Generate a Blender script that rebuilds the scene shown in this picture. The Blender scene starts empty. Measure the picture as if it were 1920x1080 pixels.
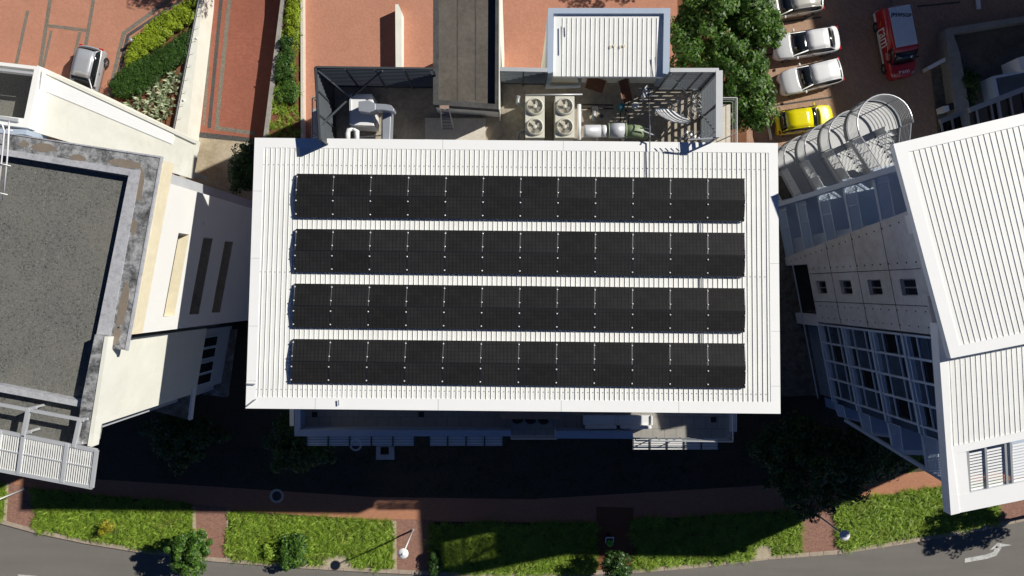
import bpy, math, random
import numpy as np
from mathutils import Vector, Matrix
random.seed(7)
H = 51.0          # camera height above the street
F = 1350.0        # focal length in pixels of the 1920 px wide photograph
R = math.radians
scene = bpy.context.scene
col = scene.collection
SUN = Vector((1.23, 0.556, 1.0))

def P(px, py, z=0.0):
    d = (H - z) / F
    return Vector(((px - 960) * d, -(py - 540) * d, z))

# ------------------------------------------------------------------ materials
def nodes(name):
    m = bpy.data.materials.new(name); m.use_nodes = True
    nt = m.node_tree
    return m, nt, nt.nodes['Principled BSDF']
def mix(nt, fac, a, b, mode='MIX'):
    n = nt.nodes.new('ShaderNodeMix'); n.data_type = 'RGBA'; n.blend_type = mode
    for s, v in ((0, fac), (6, a), (7, b)):
        if hasattr(v, 'type') and hasattr(v, 'links'): nt.links.new(v, n.inputs[s])
        else: n.inputs[s].default_value = v if s == 0 else (*v, 1)
    return n.outputs[2]
def coords(nt):
    return nt.nodes.new('ShaderNodeTexCoord').outputs['Object']
def noise(nt, scale, detail=4, rough=.55, vec=None, dist=0):
    n = nt.nodes.new('ShaderNodeTexNoise'); n.inputs['Scale'].default_value = scale
    n.inputs['Detail'].default_value = detail; n.inputs['Roughness'].default_value = rough
    n.inputs['Distortion'].default_value = dist
    nt.links.new(vec or coords(nt), n.inputs['Vector']); return n.outputs['Fac']
def ramp(nt, fac, stops):
    n = nt.nodes.new('ShaderNodeValToRGB'); cr = n.color_ramp
    while len(cr.elements) < len(stops): cr.elements.new(.5)
    for e, (p, c) in zip(cr.elements, stops):
        e.position = p; e.color = (*c, 1) if len(c) == 3 else c
    nt.links.new(fac, n.inputs[0]); return n.outputs[0]
def bump(nt, bsdf, fac, strength, dist=.02):
    b = nt.nodes.new('ShaderNodeBump'); b.inputs['Strength'].default_value = strength; b.inputs['Distance'].default_value = dist
    nt.links.new(fac, b.inputs['Height']); nt.links.new(b.outputs[0], bsdf.inputs['Normal'])

def mat_plain(name, c, rough=.6, metal=0, var=.12, scale=1.2, spec=.5, dirt=0, dirtcol=(.12,.10,.08)):
    m, nt, b = nodes(name)
    n1 = noise(nt, scale, 6, .65)
    lo = tuple(v*(1-var) for v in c); hi = tuple(min(1, v*(1+var)) for v in c)
    out = ramp(nt, n1, [(.3, lo), (.7, hi)])
    if dirt:
        n2 = noise(nt, scale*.6, 9, .75, dist=.6)
        f = ramp(nt, n2, [(.45, (0,0,0)), (.75, (dirt,)*3)])
        out = mix(nt, f, out, dirtcol)
    nt.links.new(out, b.inputs['Base Color'])
    b.inputs['Roughness'].default_value = rough; b.inputs['Metallic'].default_value = metal
    b.inputs['Specular IOR Level'].default_value = spec
    return m
def mat_brick(name, c1, c2, mortar, bw=.2, bh=.1, var=.3, rot=45, mort=.006):
    m, nt, b = nodes(name)
    mp = nt.nodes.new('ShaderNodeMapping'); mp.inputs['Rotation'].default_value[2] = R(rot)
    nt.links.new(coords(nt), mp.inputs[0])
    br = nt.nodes.new('ShaderNodeTexBrick')
    br.inputs['Scale'].default_value = 1; br.inputs['Brick Width'].default_value = bw; br.inputs['Row Height'].default_value = bh
    br.inputs['Mortar Size'].default_value = mort; br.inputs['Mortar Smooth'].default_value = .3
    br.inputs['Color1'].default_value = (*c1, 1); br.inputs['Color2'].default_value = (*c2, 1); br.inputs['Mortar'].default_value = (*mortar, 1)
    nt.links.new(mp.outputs[0], br.inputs[0])
    n1 = noise(nt, .35, 7, .65, dist=.4); n2 = noise(nt, 9, 3, .6); n3 = noise(nt, 2.2, 6, .7)
    c = mix(nt, ramp(nt, n1, [(.35, (.15,)*3), (.7, (.75,)*3)]), br.outputs['Color'], tuple(v*.72 for v in c1))
    c = mix(nt, var, c, ramp(nt, n2, [(.3, (.35,)*3), (.7, (.65,)*3)]), 'OVERLAY')
    c = mix(nt, ramp(nt, n3, [(.55, (0,)*3), (.85, (.35,)*3)]), c, (c1[0]*.9+.05, c1[1]*1.1+.05, c1[2]+.06))
    n5 = noise(nt, .9, 9, .75, dist=1.2); c = mix(nt, ramp(nt, n5, [(.55, (0,)*3), (.72, (.35,)*3)]), c, tuple(v*.55 for v in c1))
    n6 = noise(nt, 4.5, 2, .5); c = mix(nt, ramp(nt, n6, [(.74, (0,)*3), (.8, (.5,)*3)]), c, tuple(v*.35 for v in c1))
    nt.links.new(c, b.inputs['Base Color']); b.inputs['Roughness'].default_value = .88; b.inputs['Specular IOR Level'].default_value = .2
    return m
def mat_speckle(name, base, light, dark, scale=22, patches=None):
    m, nt, b = nodes(name)
    n1 = noise(nt, scale, 3, .8); n2 = noise(nt, .45, 6, .6); n3 = noise(nt, scale*2.1, 2, .7)
    c = ramp(nt, n1, [(.3, dark), (.5, base), (.66, base), (.8, light)])
    c = mix(nt, ramp(nt, n3, [(.62, (0,)*3), (.72, (.7,)*3)]), c, light)
    c = mix(nt, ramp(nt, n2, [(.42, (0,)*3), (.72, (.5,)*3)]), c, patches or tuple(v*.8 for v in base))
    nt.links.new(c, b.inputs['Base Color']); b.inputs['Roughness'].default_value = .95; b.inputs['Specular IOR Level'].default_value = .1
    bump(nt, b, n1, .6, .03)
    return m
def mat_mottled(name, stops, scale=1.3, rough=.85, streak=True):
    m, nt, b = nodes(name)
    n1 = noise(nt, scale, 12, .78, dist=.35); n2 = noise(nt, scale*9, 4, .7)
    c = ramp(nt, n1, stops)
    c = mix(nt, .35, c, ramp(nt, n2, [(.3, (.3,)*3), (.7, (.7,)*3)]), 'OVERLAY')
    nt.links.new(c, b.inputs['Base Color']); b.inputs['Roughness'].default_value = rough; b.inputs['Specular IOR Level'].default_value = .2
    return m
def mat_leaf(name, a, b_, c_, trans=.25, rough=.45, scale=.8):
    m, nt, b = nodes(name)
    g = nt.nodes.new('ShaderNodeNewGeometry')
    c = ramp(nt, g.outputs['Random Per Island'], [(0, a), (.55, b_), (1, c_)])
    n = noise(nt, scale, 3, .6)
    c = mix(nt, ramp(nt, n, [(.35, (0,)*3), (.7, (.55,)*3)]), c, tuple(v*.55 for v in a))
    nt.links.new(c, b.inputs['Base Color']); b.inputs['Roughness'].default_value = rough
    b.inputs['Specular IOR Level'].default_value = .35
    tr = nt.nodes.new('ShaderNodeBsdfTranslucent'); nt.links.new(c, tr.inputs[0])
    mx = nt.nodes.new('ShaderNodeMixShader'); mx.inputs[0].default_value = trans
    nt.links.new(b.outputs[0], mx.inputs[1]); nt.links.new(tr.outputs[0], mx.inputs[2])
    nt.links.new(mx.outputs[0], nt.nodes['Material Output'].inputs[0])
    return m
def mat_panel():
    m, nt, b = nodes('solar_cells')
    tc = coords(nt); sep = nt.nodes.new('ShaderNodeSeparateXYZ'); nt.links.new(tc, sep.inputs[0])
    def lines(sock, pitch, w):
        a = nt.nodes.new('ShaderNodeMath'); a.operation = 'MULTIPLY'; a.inputs[1].default_value = 1/pitch; nt.links.new(sock, a.inputs[0])
        f = nt.nodes.new('ShaderNodeMath'); f.operation = 'FRACT'; nt.links.new(a.outputs[0], f.inputs[0])
        l = nt.nodes.new('ShaderNodeMath'); l.operation = 'LESS_THAN'; l.inputs[1].default_value = w; nt.links.new(f.outputs[0], l.inputs[0])
        return l.outputs[0]
    lx = lines(sep.outputs[0], .166, .12); ly = lines(sep.outputs[1], .166, .06)
    n = noise(nt, 1.5, 5)
    n9 = noise(nt, 22, 4, .7)
    base = ramp(nt, n, [(.3, (.019,.019,.020)), (.7, (.025,.025,.026))])
    base = mix(nt, ramp(nt, n9, [(.68, (0,)*3), (.8, (.25,)*3)]), base, (.06,.058,.055))
    oi = nt.nodes.new('ShaderNodeObjectInfo')
    base = mix(nt, .9, base, ramp(nt, oi.outputs['Random'], [(0, (.75,.75,.75)), (1, (1.25,1.25,1.28))]), 'MULTIPLY')
    nd = noise(nt, 3.5, 8, .7, dist=.5)
    base = mix(nt, ramp(nt, nd, [(.5, (0,)*3), (.8, (.35,)*3)]), base, (.05,.048,.044))
    c = mix(nt, lx, base, (.009,.009,.010)); c = mix(nt, ly, c, (.008,.008,.009))
    nt.links.new(c, b.inputs['Base Color']); b.inputs['Roughness'].default_value = .5; b.inputs['Specular IOR Level'].default_value = .12
    return m

M = {}
M['white'] = mat_plain('white_painted_metal', (.88,.89,.87), .5, var=.03, scale=.8, dirt=.08, dirtcol=(.5,.48,.42))
def streaks(m, sx=6, sy=.35, amt=.25, colr=(.52,.51,.42)):
    nt = m.node_tree; b = nt.nodes['Principled BSDF']; src = b.inputs['Base Color'].links[0].from_socket
    mp = nt.nodes.new('ShaderNodeMapping'); mp.inputs['Scale'].default_value = (sx, sy, 1); nt.links.new(coords(nt), mp.inputs[0])
    n = noise(nt, 1, 6, .7, vec=mp.outputs[0]); n2 = noise(nt, .25, 4, .6)
    f = mix(nt, 1, ramp(nt, n, [(.48, (0,)*3), (.75, (amt,)*3)]), ramp(nt, n2, [(.38, (0,)*3), (.62, (1,)*3)]), 'MULTIPLY')
    nt.links.new(mix(nt, f, src, colr), b.inputs['Base Color'])
streaks(M['white'])
M['trim'] = mat_plain('white_flashing', (.92,.93,.93), .55, var=.02, scale=.5)
streaks(M['trim'], 1.5, 1.5, .12, (.6,.6,.56))
M['rib'] = mat_plain('rib_side', (.72,.73,.70), .6, var=.12, scale=.4)
M['cream'] = mat_plain('cream_plaster', (.83,.83,.75), .85, var=.05, scale=.5, spec=.2, dirt=.22, dirtcol=(.42,.40,.26))
streaks(M['cream'], 2.5, 1.2, .35, (.5,.48,.36))
M['whitewall'] = mat_plain('white_plaster', (.88,.88,.86), .85, var=.03, scale=.5, spec=.2)
streaks(M['whitewall'], 3, .8, .12, (.6,.6,.55))
M['greywall'] = mat_plain('light_grey_plaster', (.48,.50,.53), .8, var=.06, scale=.7, spec=.2, dirt=.3, dirtcol=(.25,.25,.26))
M['blue'] = mat_plain('grey_blue_paint_and_shade', (.42,.50,.62), .6, var=.05, scale=1, spec=.4)  # on the white terrace parapets this blue puts sky-tinted shade into the colour
M['yellowband'] = mat_plain('ochre_stone', (.82,.74,.54), .9, var=.08, scale=2, spec=.1)
M['darkmetal'] = mat_plain('dark_steel', (.07,.08,.09), .5, .2, var=.1)
M['greymetal'] = mat_plain('grey_steel', (.36,.38,.40), .45, .3, var=.06)
M['lightmetal'] = mat_plain('light_steel', (.62,.64,.66), .42, .3, var=.05)
M['bedgreen'] = mat_speckle('ground_cover_base', (.10,.15,.035), (.2,.26,.07), (.04,.05,.02), 9)
M['fascia'] = mat_plain('fascia_steel', (.16,.18,.20), .5, .2)
M['stairgrey'] = mat_plain('galvanised_tread', (.52,.53,.53), .6, .1, var=.06)
M['alu'] = mat_plain('aluminium', (.72,.73,.74), .35, .7, var=.04)
M['concrete'] = mat_mottled('raw_concrete', [(.3,(.25,.245,.23)), (.5,(.33,.32,.29)), (.72,(.38,.365,.33))], .35)
M['mottled'] = mat_mottled('weathered_waterproofing', [(.36,(.05,.05,.05)), (.46,(.16,.165,.17)), (.56,(.37,.375,.385)), (.7,(.53,.54,.55))], 1.6)
M['mud'] = mat_mottled('dried_silt', [(.3,(.22,.18,.145)), (.7,(.28,.235,.19))], 1.5)
M['mottledlow'] = mat_mottled('stained_concrete', [(.3,(.06,.05,.04)), (.5,(.2,.18,.15)), (.7,(.42,.42,.4))], 1.6)
M['rimconc'] = mat_mottled('pale_parapet_rim', [(.3,(.25,.25,.27)), (.5,(.45,.46,.49)), (.7,(.55,.56,.6))], 3)
M['tancon'] = mat_mottled('tan_concrete', [(.3,(.3,.24,.16)), (.5,(.47,.40,.29)), (.75,(.57,.51,.4))], .45)
M['deck'] = mat_mottled('roof_deck_screed', [(.3,(.22,.19,.155)), (.5,(.42,.37,.30)), (.75,(.60,.54,.46))], .5)
M['slab'] = mat_mottled('plant_slab', [(.3,(.6,.55,.47)), (.7,(.7,.65,.56))], .7)
M['membrane'] = mat_mottled('bitumen_membrane', [(.3,(.08,.07,.06)), (.5,(.13,.117,.10)), (.75,(.175,.16,.14))], .6)
M['membrane_edge'] = mat_mottled('bitumen_upstand', [(.3,(.05,.05,.05)), (.7,(.12,.12,.115))], 2)
M['gravel'] = mat_speckle('roof_gravel', (.17,.172,.160), (.60,.59,.50), (.035,.036,.038), 10, (.235,.226,.19))
M['soil'] = mat_speckle('red_soil', (.22,.10,.055), (.32,.18,.1), (.1,.05,.03), 12)
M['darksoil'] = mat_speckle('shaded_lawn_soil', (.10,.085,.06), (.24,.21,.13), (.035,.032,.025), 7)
M['brick'] = mat_brick('red_clay_pavers', (.60,.29,.195), (.53,.24,.16), (.32,.18,.13), rot=45)
M['brick2'] = mat_brick('deep_red_pavers', (.40,.15,.10), (.33,.115,.078), (.2,.09,.065), rot=0)
M['brickpath'] = mat_brick('orange_path_pavers', (.56,.27,.165), (.48,.22,.13), (.3,.16,.1), rot=8, var=.25)
M['brickcross'] = mat_brick('brown_pink_pavers', (.40,.22,.165), (.25,.14,.11), (.2,.12,.09), rot=0, bw=.15, bh=.09, var=.6)
M['brickpark'] = mat_brick('tan_car_park_pavers', (.56,.37,.26), (.40,.25,.17), (.2,.13,.09), rot=50, bw=.24, bh=.12, mort=.011)
M['cobble'] = mat_brick('grey_cobbles', (.30,.27,.22), (.20,.18,.15), (.08,.06,.05), rot=12, bw=.13, bh=.13, mort=.012)
M['cobbledark'] = mat_brick('dark_cobbles', (.13,.125,.12), (.085,.08,.08), (.03,.03,.03), rot=12, bw=.13, bh=.13, mort=.014)
M['asphalt'] = mat_speckle('asphalt', (.21,.20,.182), (.32,.305,.28), (.15,.145,.135), 30, (.24,.225,.20))
nt = M['asphalt'].node_tree; b = nt.nodes['Principled BSDF']; src = b.inputs['Base Color'].links[0].from_socket
mp = nt.nodes.new('ShaderNodeMapping'); mp.inputs['Scale'].default_value = (.12, 1.2, 1); mp.inputs['Rotation'].default_value[2] = R(4); nt.links.new(coords(nt), mp.inputs[0])
c_ = mix(nt, ramp(nt, noise(nt, 1, 5, .6, vec=mp.outputs[0]), [(.4, (0,)*3), (.7, (.5,)*3)]), src, (.155,.147,.135))
nt.links.new(c_, b.inputs['Base Color'])
M['kerb'] = mat_mottled('kerb_concrete', [(.3,(.34,.27,.21)), (.7,(.5,.42,.34))], 1.5)
M['paint'] = mat_plain('worn_road_paint', (.62,.62,.60), .8, var=.1, scale=5, dirt=.75, dirtcol=(.12,.12,.115))
M['panel'] = mat_panel()
M['frameblk'] = mat_plain('black_anodised', (.012,.012,.013), .5, var=.05)
M['clamp'] = mat_plain('bright_clamp', (.62,.62,.62), .4, .3, var=.02)
M['glass'] = mat_plain('dark_glass', (.015,.018,.022), .08, 0, var=.1, spec=.8)
M['carglass'] = mat_plain('tinted_car_glass', (.010,.013,.014), .06, 0, var=.1, spec=.9)
M['bluegl'] = mat_plain('blue_grey_glass', (.06,.09,.14), .15, 0, var=.5, scale=.5, spec=.8)
M['facade_conc'] = mat_mottled('facade_concrete', [(.3,(.50,.47,.44)), (.5,(.62,.61,.60)), (.7,(.72,.72,.72))], .35)
M['hole'] = mat_plain('tie_hole', (.03,.03,.03), .9)
M['stone'] = mat_mottled('rough_stone', [(.3,(.05,.045,.04)), (.55,(.16,.15,.13)), (.75,(.22,.2,.18))], 2.5)
M['tile'] = mat_brick('terrace_tiles', (.42,.40,.36), (.38,.36,.33), (.12,.11,.1), rot=0, bw=.62, bh=.62, var=.2, mort=.012)
M['rubber'] = mat_plain('tyre_rubber', (.02,.02,.02), .8)
M['rimm'] = mat_plain('alloy_rim', (.55,.55,.56), .35, .6)
M['condenser'] = mat_plain('cream_enamel', (.66,.65,.56), .5, var=.02)
M['fan'] = mat_plain('fan_blade', (.46,.42,.34), .5, var=.05)
M['fandark'] = mat_plain('fan_throat', (.10,.095,.08), .7)
M['green'] = mat_plain('pale_green_fibreglass', (.27,.34,.20), .5, var=.06)
M['cladding'] = mat_plain('grey_pipe_cladding', (.60,.61,.65), .4, .15, var=.04)
M['pvc'] = mat_plain('white_pipe', (.84,.85,.86), .4, var=.03)
M['ductgrey'] = mat_plain('galvanised_duct', (.42,.45,.50), .4, .35, var=.06)
M['teal'] = mat_plain('teal_plastic', (.01,.32,.40), .35, var=.2, scale=6)
M['brown'] = mat_plain('brown_board', (.16,.06,.025), .6, var=.2, scale=3)
M['hose'] = mat_plain('black_hose', (.02,.02,.02), .6)
M['timber'] = mat_plain('weathered_timber', (.36,.25,.2), .8, var=.2, scale=6)
M['green_lid'] = mat_plain('bright_green_lid', (.07,.45,.03), .5)
M['lampwhite'] = mat_plain('white_lamp_enamel', (.85,.85,.85), .4, var=.01)
M['bark'] = mat_mottled('bark', [(.3,(.05,.035,.025)), (.7,(.16,.12,.09))], 4)
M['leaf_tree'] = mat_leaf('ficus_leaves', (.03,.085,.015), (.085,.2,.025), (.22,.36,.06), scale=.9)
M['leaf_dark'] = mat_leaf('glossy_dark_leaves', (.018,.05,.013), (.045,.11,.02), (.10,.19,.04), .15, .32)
M['leaf_bright'] = mat_leaf('lime_leaves', (.2,.30,.015), (.34,.46,.03), (.5,.58,.05))
M['leaf_hedge'] = mat_leaf('hedge_leaves', (.03,.08,.014), (.06,.14,.022), (.11,.22,.035))
M['leaf_agave'] = mat_leaf('aloe_leaves', (.14,.2,.09), (.32,.4,.22), (.6,.64,.44), .05)
M['leaf_yellow'] = mat_leaf('yellow_green_leaves', (.2,.25,.02), (.4,.4,.03), (.6,.42,.03))
M['grass'] = mat_leaf('strap_leaf_grass', (.20,.32,.03), (.33,.52,.055), (.55,.70,.12), .3, .5, 1.3)
nt = M['grass'].node_tree; b = nt.nodes['Principled BSDF']; src = b.inputs['Base Color'].links[0].from_socket
c_ = mix(nt, ramp(nt, noise(nt, .7, 6, .7, dist=.8), [(.52, (0,)*3), (.72, (.6,)*3)]), src, (.30,.29,.09))
c_ = mix(nt, ramp(nt, noise(nt, 1.7, 5, .7), [(.5, (0,)*3), (.68, (.4,)*3)]), c_, (.12,.22,.03))
nt.links.new(c_, b.inputs['Base Color'])
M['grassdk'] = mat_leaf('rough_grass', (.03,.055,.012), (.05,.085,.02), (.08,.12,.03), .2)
def paint(name, c, metal=0, rough=.28):
    m = mat_plain(name, c, rough, metal, var=.02); m.node_tree.nodes['Principled BSDF'].inputs['Coat Weight'].default_value = .5
    return m
M['pwhite'] = paint('white_car_paint', (.78,.79,.80)); M['psilver'] = paint('silver_car_paint', (.52,.54,.57), .35, .32)
M['pbeige'] = paint('champagne_car_paint', (.60,.60,.54), .3); M['pyellow'] = paint('yellow_car_paint', (.80,.70,.0))
M['pred'] = paint('red_van_paint', (.42,.012,.02)); M['pvanwhite'] = paint('van_white_paint', (.75,.76,.76), 0, .4)
M['vanroof'] = mat_plain('pale_blue_white_roof_sheet', (.66,.74,.84), .5, var=.08, scale=3)
M['redlight'] = mat_plain('red_lens', (.5,.01,.01), .2); M['headl'] = mat_plain('clear_lens', (.6,.62,.64), .12, .2)
M['ink'] = mat_plain('navy_lettering', (.02,.025,.06), .5)
M['orange'] = mat_plain('orange_logo', (.75,.28,.03), .5)
M['plastic'] = mat_plain('black_plastic', (.025,.025,.027), .6)
M['windowblue'] = mat_plain('pale_blue_frame', (.52,.62,.74), .45, .0, var=.05)

# ------------------------------------------------------------------ mesh helpers
def woff(o):
    v = Vector((0,0,0))
    while o: v += o.location; o = o.parent
    return v
class MB:
    def __init__(s): s.v = []; s.f = []
    def add(s, vs, fs):
        b = len(s.v); s.v += [tuple(p) for p in vs]; s.f += [tuple(i+b for i in f) for f in fs]; return s
    def quad(s, *p): return s.add(p, [tuple(range(len(p)))])
    def box(s, c, size, rz=0, rot=None):
        x, y, z = (d/2 for d in size)
        m = rot if rot is not None else Matrix.Rotation(rz, 3, 'Z')
        vs = [Vector(c) + m @ Vector((a*x, b*y, d*z)) for d in (-1,1) for a, b in ((-1,-1),(1,-1),(1,1),(-1,1))]
        return s.add(vs, [(3,2,1,0),(4,5,6,7),(0,1,5,4),(1,2,6,5),(2,3,7,6),(3,0,4,7)])
    def prism(s, pts, z0):
        """pts: 3D top outline; z0: number or list of bottom heights"""
        n = len(pts); a = sum(pts[i][0]*pts[(i+1)%n][1]-pts[(i+1)%n][0]*pts[i][1] for i in range(n))
        if a < 0: pts = pts[::-1]
        vs = [Vector(p) for p in pts] + [Vector((p[0], p[1], z0)) for p in pts]
        fs = [tuple(range(n)), tuple(range(2*n-1, n-1, -1))] + [(i, n+i, n+(i+1)%n, (i+1)%n) for i in range(n)]
        return s.add(vs, fs)
    def ring(s, outer, inner, z0):
        n = len(outer)
        for i in range(n):
            j = (i+1) % n; s.prism([outer[i], outer[j], inner[j], inner[i]], z0)
        return s
    def beam(s, a, b, w, h=None, up=Vector((0,0,1))):
        a, b = Vector(a), Vector(b); h = h or w; d = (b-a)
        if d.length < 1e-6: return s
        d.normalize()
        if abs(d.dot(up)) > .98: up = Vector((0,1,0))
        x = d.cross(up).normalized(); y = x.cross(d).normalized()
        vs = [p + x*i*w/2 + y*j*h/2 for p in (a, b) for i, j in ((-1,-1),(1,-1),(1,1),(-1,1))]
        return s.add(vs, [(0,1,2,3),(7,6,5,4),(0,4,5,1),(1,5,6,2),(2,6,7,3),(3,7,4,0)])
    def tube(s, pts, r, n=8, r2=None, caps=True):
        pts = [Vector(p) for p in pts]; N = len(pts); base = len(s.v); up = Vector((0,0,1)); px = None
        for i, p in enumerate(pts):
            d = (pts[min(i+1, N-1)] - pts[max(i-1, 0)]).normalized()
            if px is None:
                px = d.cross(up)
                if px.length < .05: px = d.cross(Vector((0,1,0)))
            else: px = px - d*px.dot(d)
            px.normalize(); y = d.cross(px)
            rr = r if r2 is None else r + (r2-r)*i/(N-1)
            for k in range(n):
                t = 2*math.pi*k/n; s.v.append(tuple(p + (px*math.cos(t) + y*math.sin(t))*rr))
        for i in range(N-1):
            for k in range(n):
                a = base+i*n+k; b = base+i*n+(k+1)%n; s.f.append((a, b, b+n, a+n))
        if caps: s.f.append(tuple(base+k for k in range(n))[::-1]); s.f.append(tuple(base+(N-1)*n+k for k in range(n)))
        return s
    def lathe(s, c, prof, n=24, mat=None):
        c = Vector(c); m = mat or Matrix.Identity(3); base = len(s.v); N = len(prof)
        for r, z in prof:
            for k in range(n):
                t = 2*math.pi*k/n; s.v.append(tuple(c + m @ Vector((r*math.cos(t), r*math.sin(t), z))))
        for i in range(N-1):
            for k in range(n):
                a = base+i*n+k; b = base+i*n+(k+1)%n; s.f.append((a, b, b+n, a+n))
        if prof[0][0] > 0: s.f.append(tuple(base+k for k in range(n))[::-1])
        if prof[-1][0] > 0: s.f.append(tuple(base+(N-1)*n+k for k in range(n)))
        return s
    def build(s, name, mat, parent=None, smooth=False, local=False, bevel=0):
        me = bpy.data.meshes.new(name)
        off = Vector((0,0,0)) if (local or parent is None) else woff(parent)
        me.from_pydata([(v[0]-off.x, v[1]-off.y, v[2]-off.z) for v in s.v], [], s.f)
        me.materials.append(mat); me.update()
        if smooth: me.shade_smooth()
        o = bpy.data.objects.new(name, me); col.objects.link(o)
        if parent: o.parent = parent
        if bevel:
            md = o.modifiers.new('bevel', 'BEVEL'); md.width = bevel; md.segments = 2; md.limit_method = 'ANGLE'
        return o
def tag(o, label=None, cat=None, group=None, kind=None):
    if label: o['label'] = label
    if cat: o['category'] = cat
    if group: o['group'] = group
    if kind: o['kind'] = kind
    return o
def thing(name, loc, label, cat, rz=0, group=None):
    o = bpy.data.objects.new(name, None); o.empty_display_size = .2; col.objects.link(o)
    o.location = loc; o.rotation_euler = (0, 0, rz)
    return tag(o, label, cat, group)
def dup(o, loc=None, rz=None, parent=None):
    c = o.copy(); col.objects.link(c)
    if parent: c.parent = parent
    if loc is not None: c.location = loc
    if rz is not None: c.rotation_euler = (0, 0, rz)
    for ch in list(o.children): dup(ch, parent=c)
    return c
def sheet(name, pts, z, mat, zb=-.2, kind='structure', px=True, label=None, cat=None):
    q = [P(x, y, z) for x, y in pts] if px else [Vector((x, y, z)) for x, y in pts]
    o = MB().prism(q, zb if zb is not None else z-.02).build(name, mat)
    return tag(o, label, cat, kind=kind)
def np_mesh(name, V, Fc, mat, parent=None):
    """V (n,3), Fc (m,k)"""
    me = bpy.data.meshes.new(name); n, (m, k) = len(V), Fc.shape
    if parent is not None: V = V - np.array(woff(parent))
    me.vertices.add(n); me.vertices.foreach_set('co', V.astype(np.float32).ravel())
    me.loops.add(m*k); me.loops.foreach_set('vertex_index', Fc.astype(np.int32).ravel())
    me.polygons.add(m); me.polygons.foreach_set('loop_start', np.arange(0, m*k, k, dtype=np.int32))
    me.materials.append(mat); me.update(calc_edges=True); me.validate()
    o = bpy.data.objects.new(name, me); col.objects.link(o)
    if parent is not None: o.parent = parent
    return o
def leaves(center, normal, size, rng, aspect=.5):
    """leaf diamonds at centres with given normals"""
    n = len(center)
    nn = normal/np.linalg.norm(normal, axis=1, keepdims=True)
    t = rng.normal(size=(n,3)); t -= nn*(t*nn).sum(1, keepdims=True); t /= np.linalg.norm(t, axis=1, keepdims=True)
    b = np.cross(nn, t); s = (size*rng.uniform(.45, 1.6, n))[:,None]
    droop = nn*s*.15
    V = np.stack([center - t*s - droop, center + b*s*aspect, center + t*s - droop, center - b*s*aspect], 1).reshape(-1,3)
    return V, np.arange(4*n).reshape(n,4)
def crown(c, rad, clumps, per, leaf, seed, rc=.5, flat=.6, aspect=.5):
    rng = np.random.default_rng(seed); c = np.array(c); rad = np.array(rad)
    d = rng.normal(size=(clumps,3)); d /= np.linalg.norm(d, axis=1, keepdims=True)
    r = rng.uniform(.25, 1, clumps)**.45
    wob = 1 + .18*np.sin(3*np.arctan2(d[:,1], d[:,0]) + seed) + .10*np.sin(7*np.arctan2(d[:,1], d[:,0])+2*seed)
    cc = c + d*r[:,None]*rad*wob[:,None]
    k = rng.uniform(.6, 1.35, clumps)*rc
    dd = rng.normal(size=(clumps,per,3)); dd /= np.linalg.norm(dd, axis=2, keepdims=True)
    rr = rng.uniform(.35, 1, (clumps,per,1))**.5
    pos = cc[:,None,:] + dd*rr*k[:,None,None]*np.array([1,1,flat])
    nrm = dd + np.array([0,0,.9]) + rng.normal(size=dd.shape)*.35
    return leaves(pos.reshape(-1,3), nrm.reshape(-1,3), leaf, rng, aspect)
def tree(name, base, c, rad, clumps, per, leaf, seed, mat, label, cat='tree', group=None, rc=.5, tr=.16, flat=.6):
    t = thing(name, base, label, cat, group=group)
    mb = MB(); b = Vector(base); c = Vector(c); rng = random.Random(seed)
    fork = b.lerp(c, .45); mb.tube([b, b.lerp(fork, .5)+Vector((.05,.03,0)), fork], tr, 9, tr*.7)
    trunk = mb.build('trunk', M['bark'], t, True)
    lm = MB()
    for k in range(7):
        a = 2*math.pi*k/7 + rng.random(); e = c + Vector((math.cos(a)*rad[0]*.65, math.sin(a)*rad[1]*.65, rad[2]*rng.uniform(-.2,.4)))
        m = fork.lerp(e, .5) + Vector((0,0,-.1*rad[2])); lm.tube([fork, m, e], tr*.5, 6, tr*.12)
    lm.build('limb', M['bark'], t, True)
    V, Fc = crown(c, rad, clumps, per, leaf, seed, rc, flat); np_mesh('crown', V, Fc, mat, t)
    return t
def in_poly(pts, poly):
    x, y = pts[:,0], pts[:,1]; inside = np.zeros(len(pts), bool); n = len(poly)
    for i in range(n):
        x0, y0 = poly[i]; x1, y1 = poly[(i+1)%n]
        cond = ((y0 > y) != (y1 > y)) & (x < (x1-x0)*(y-y0)/((y1-y0) if y1 != y0 else 1e-9)+x0)
        inside ^= cond
    return inside
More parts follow.
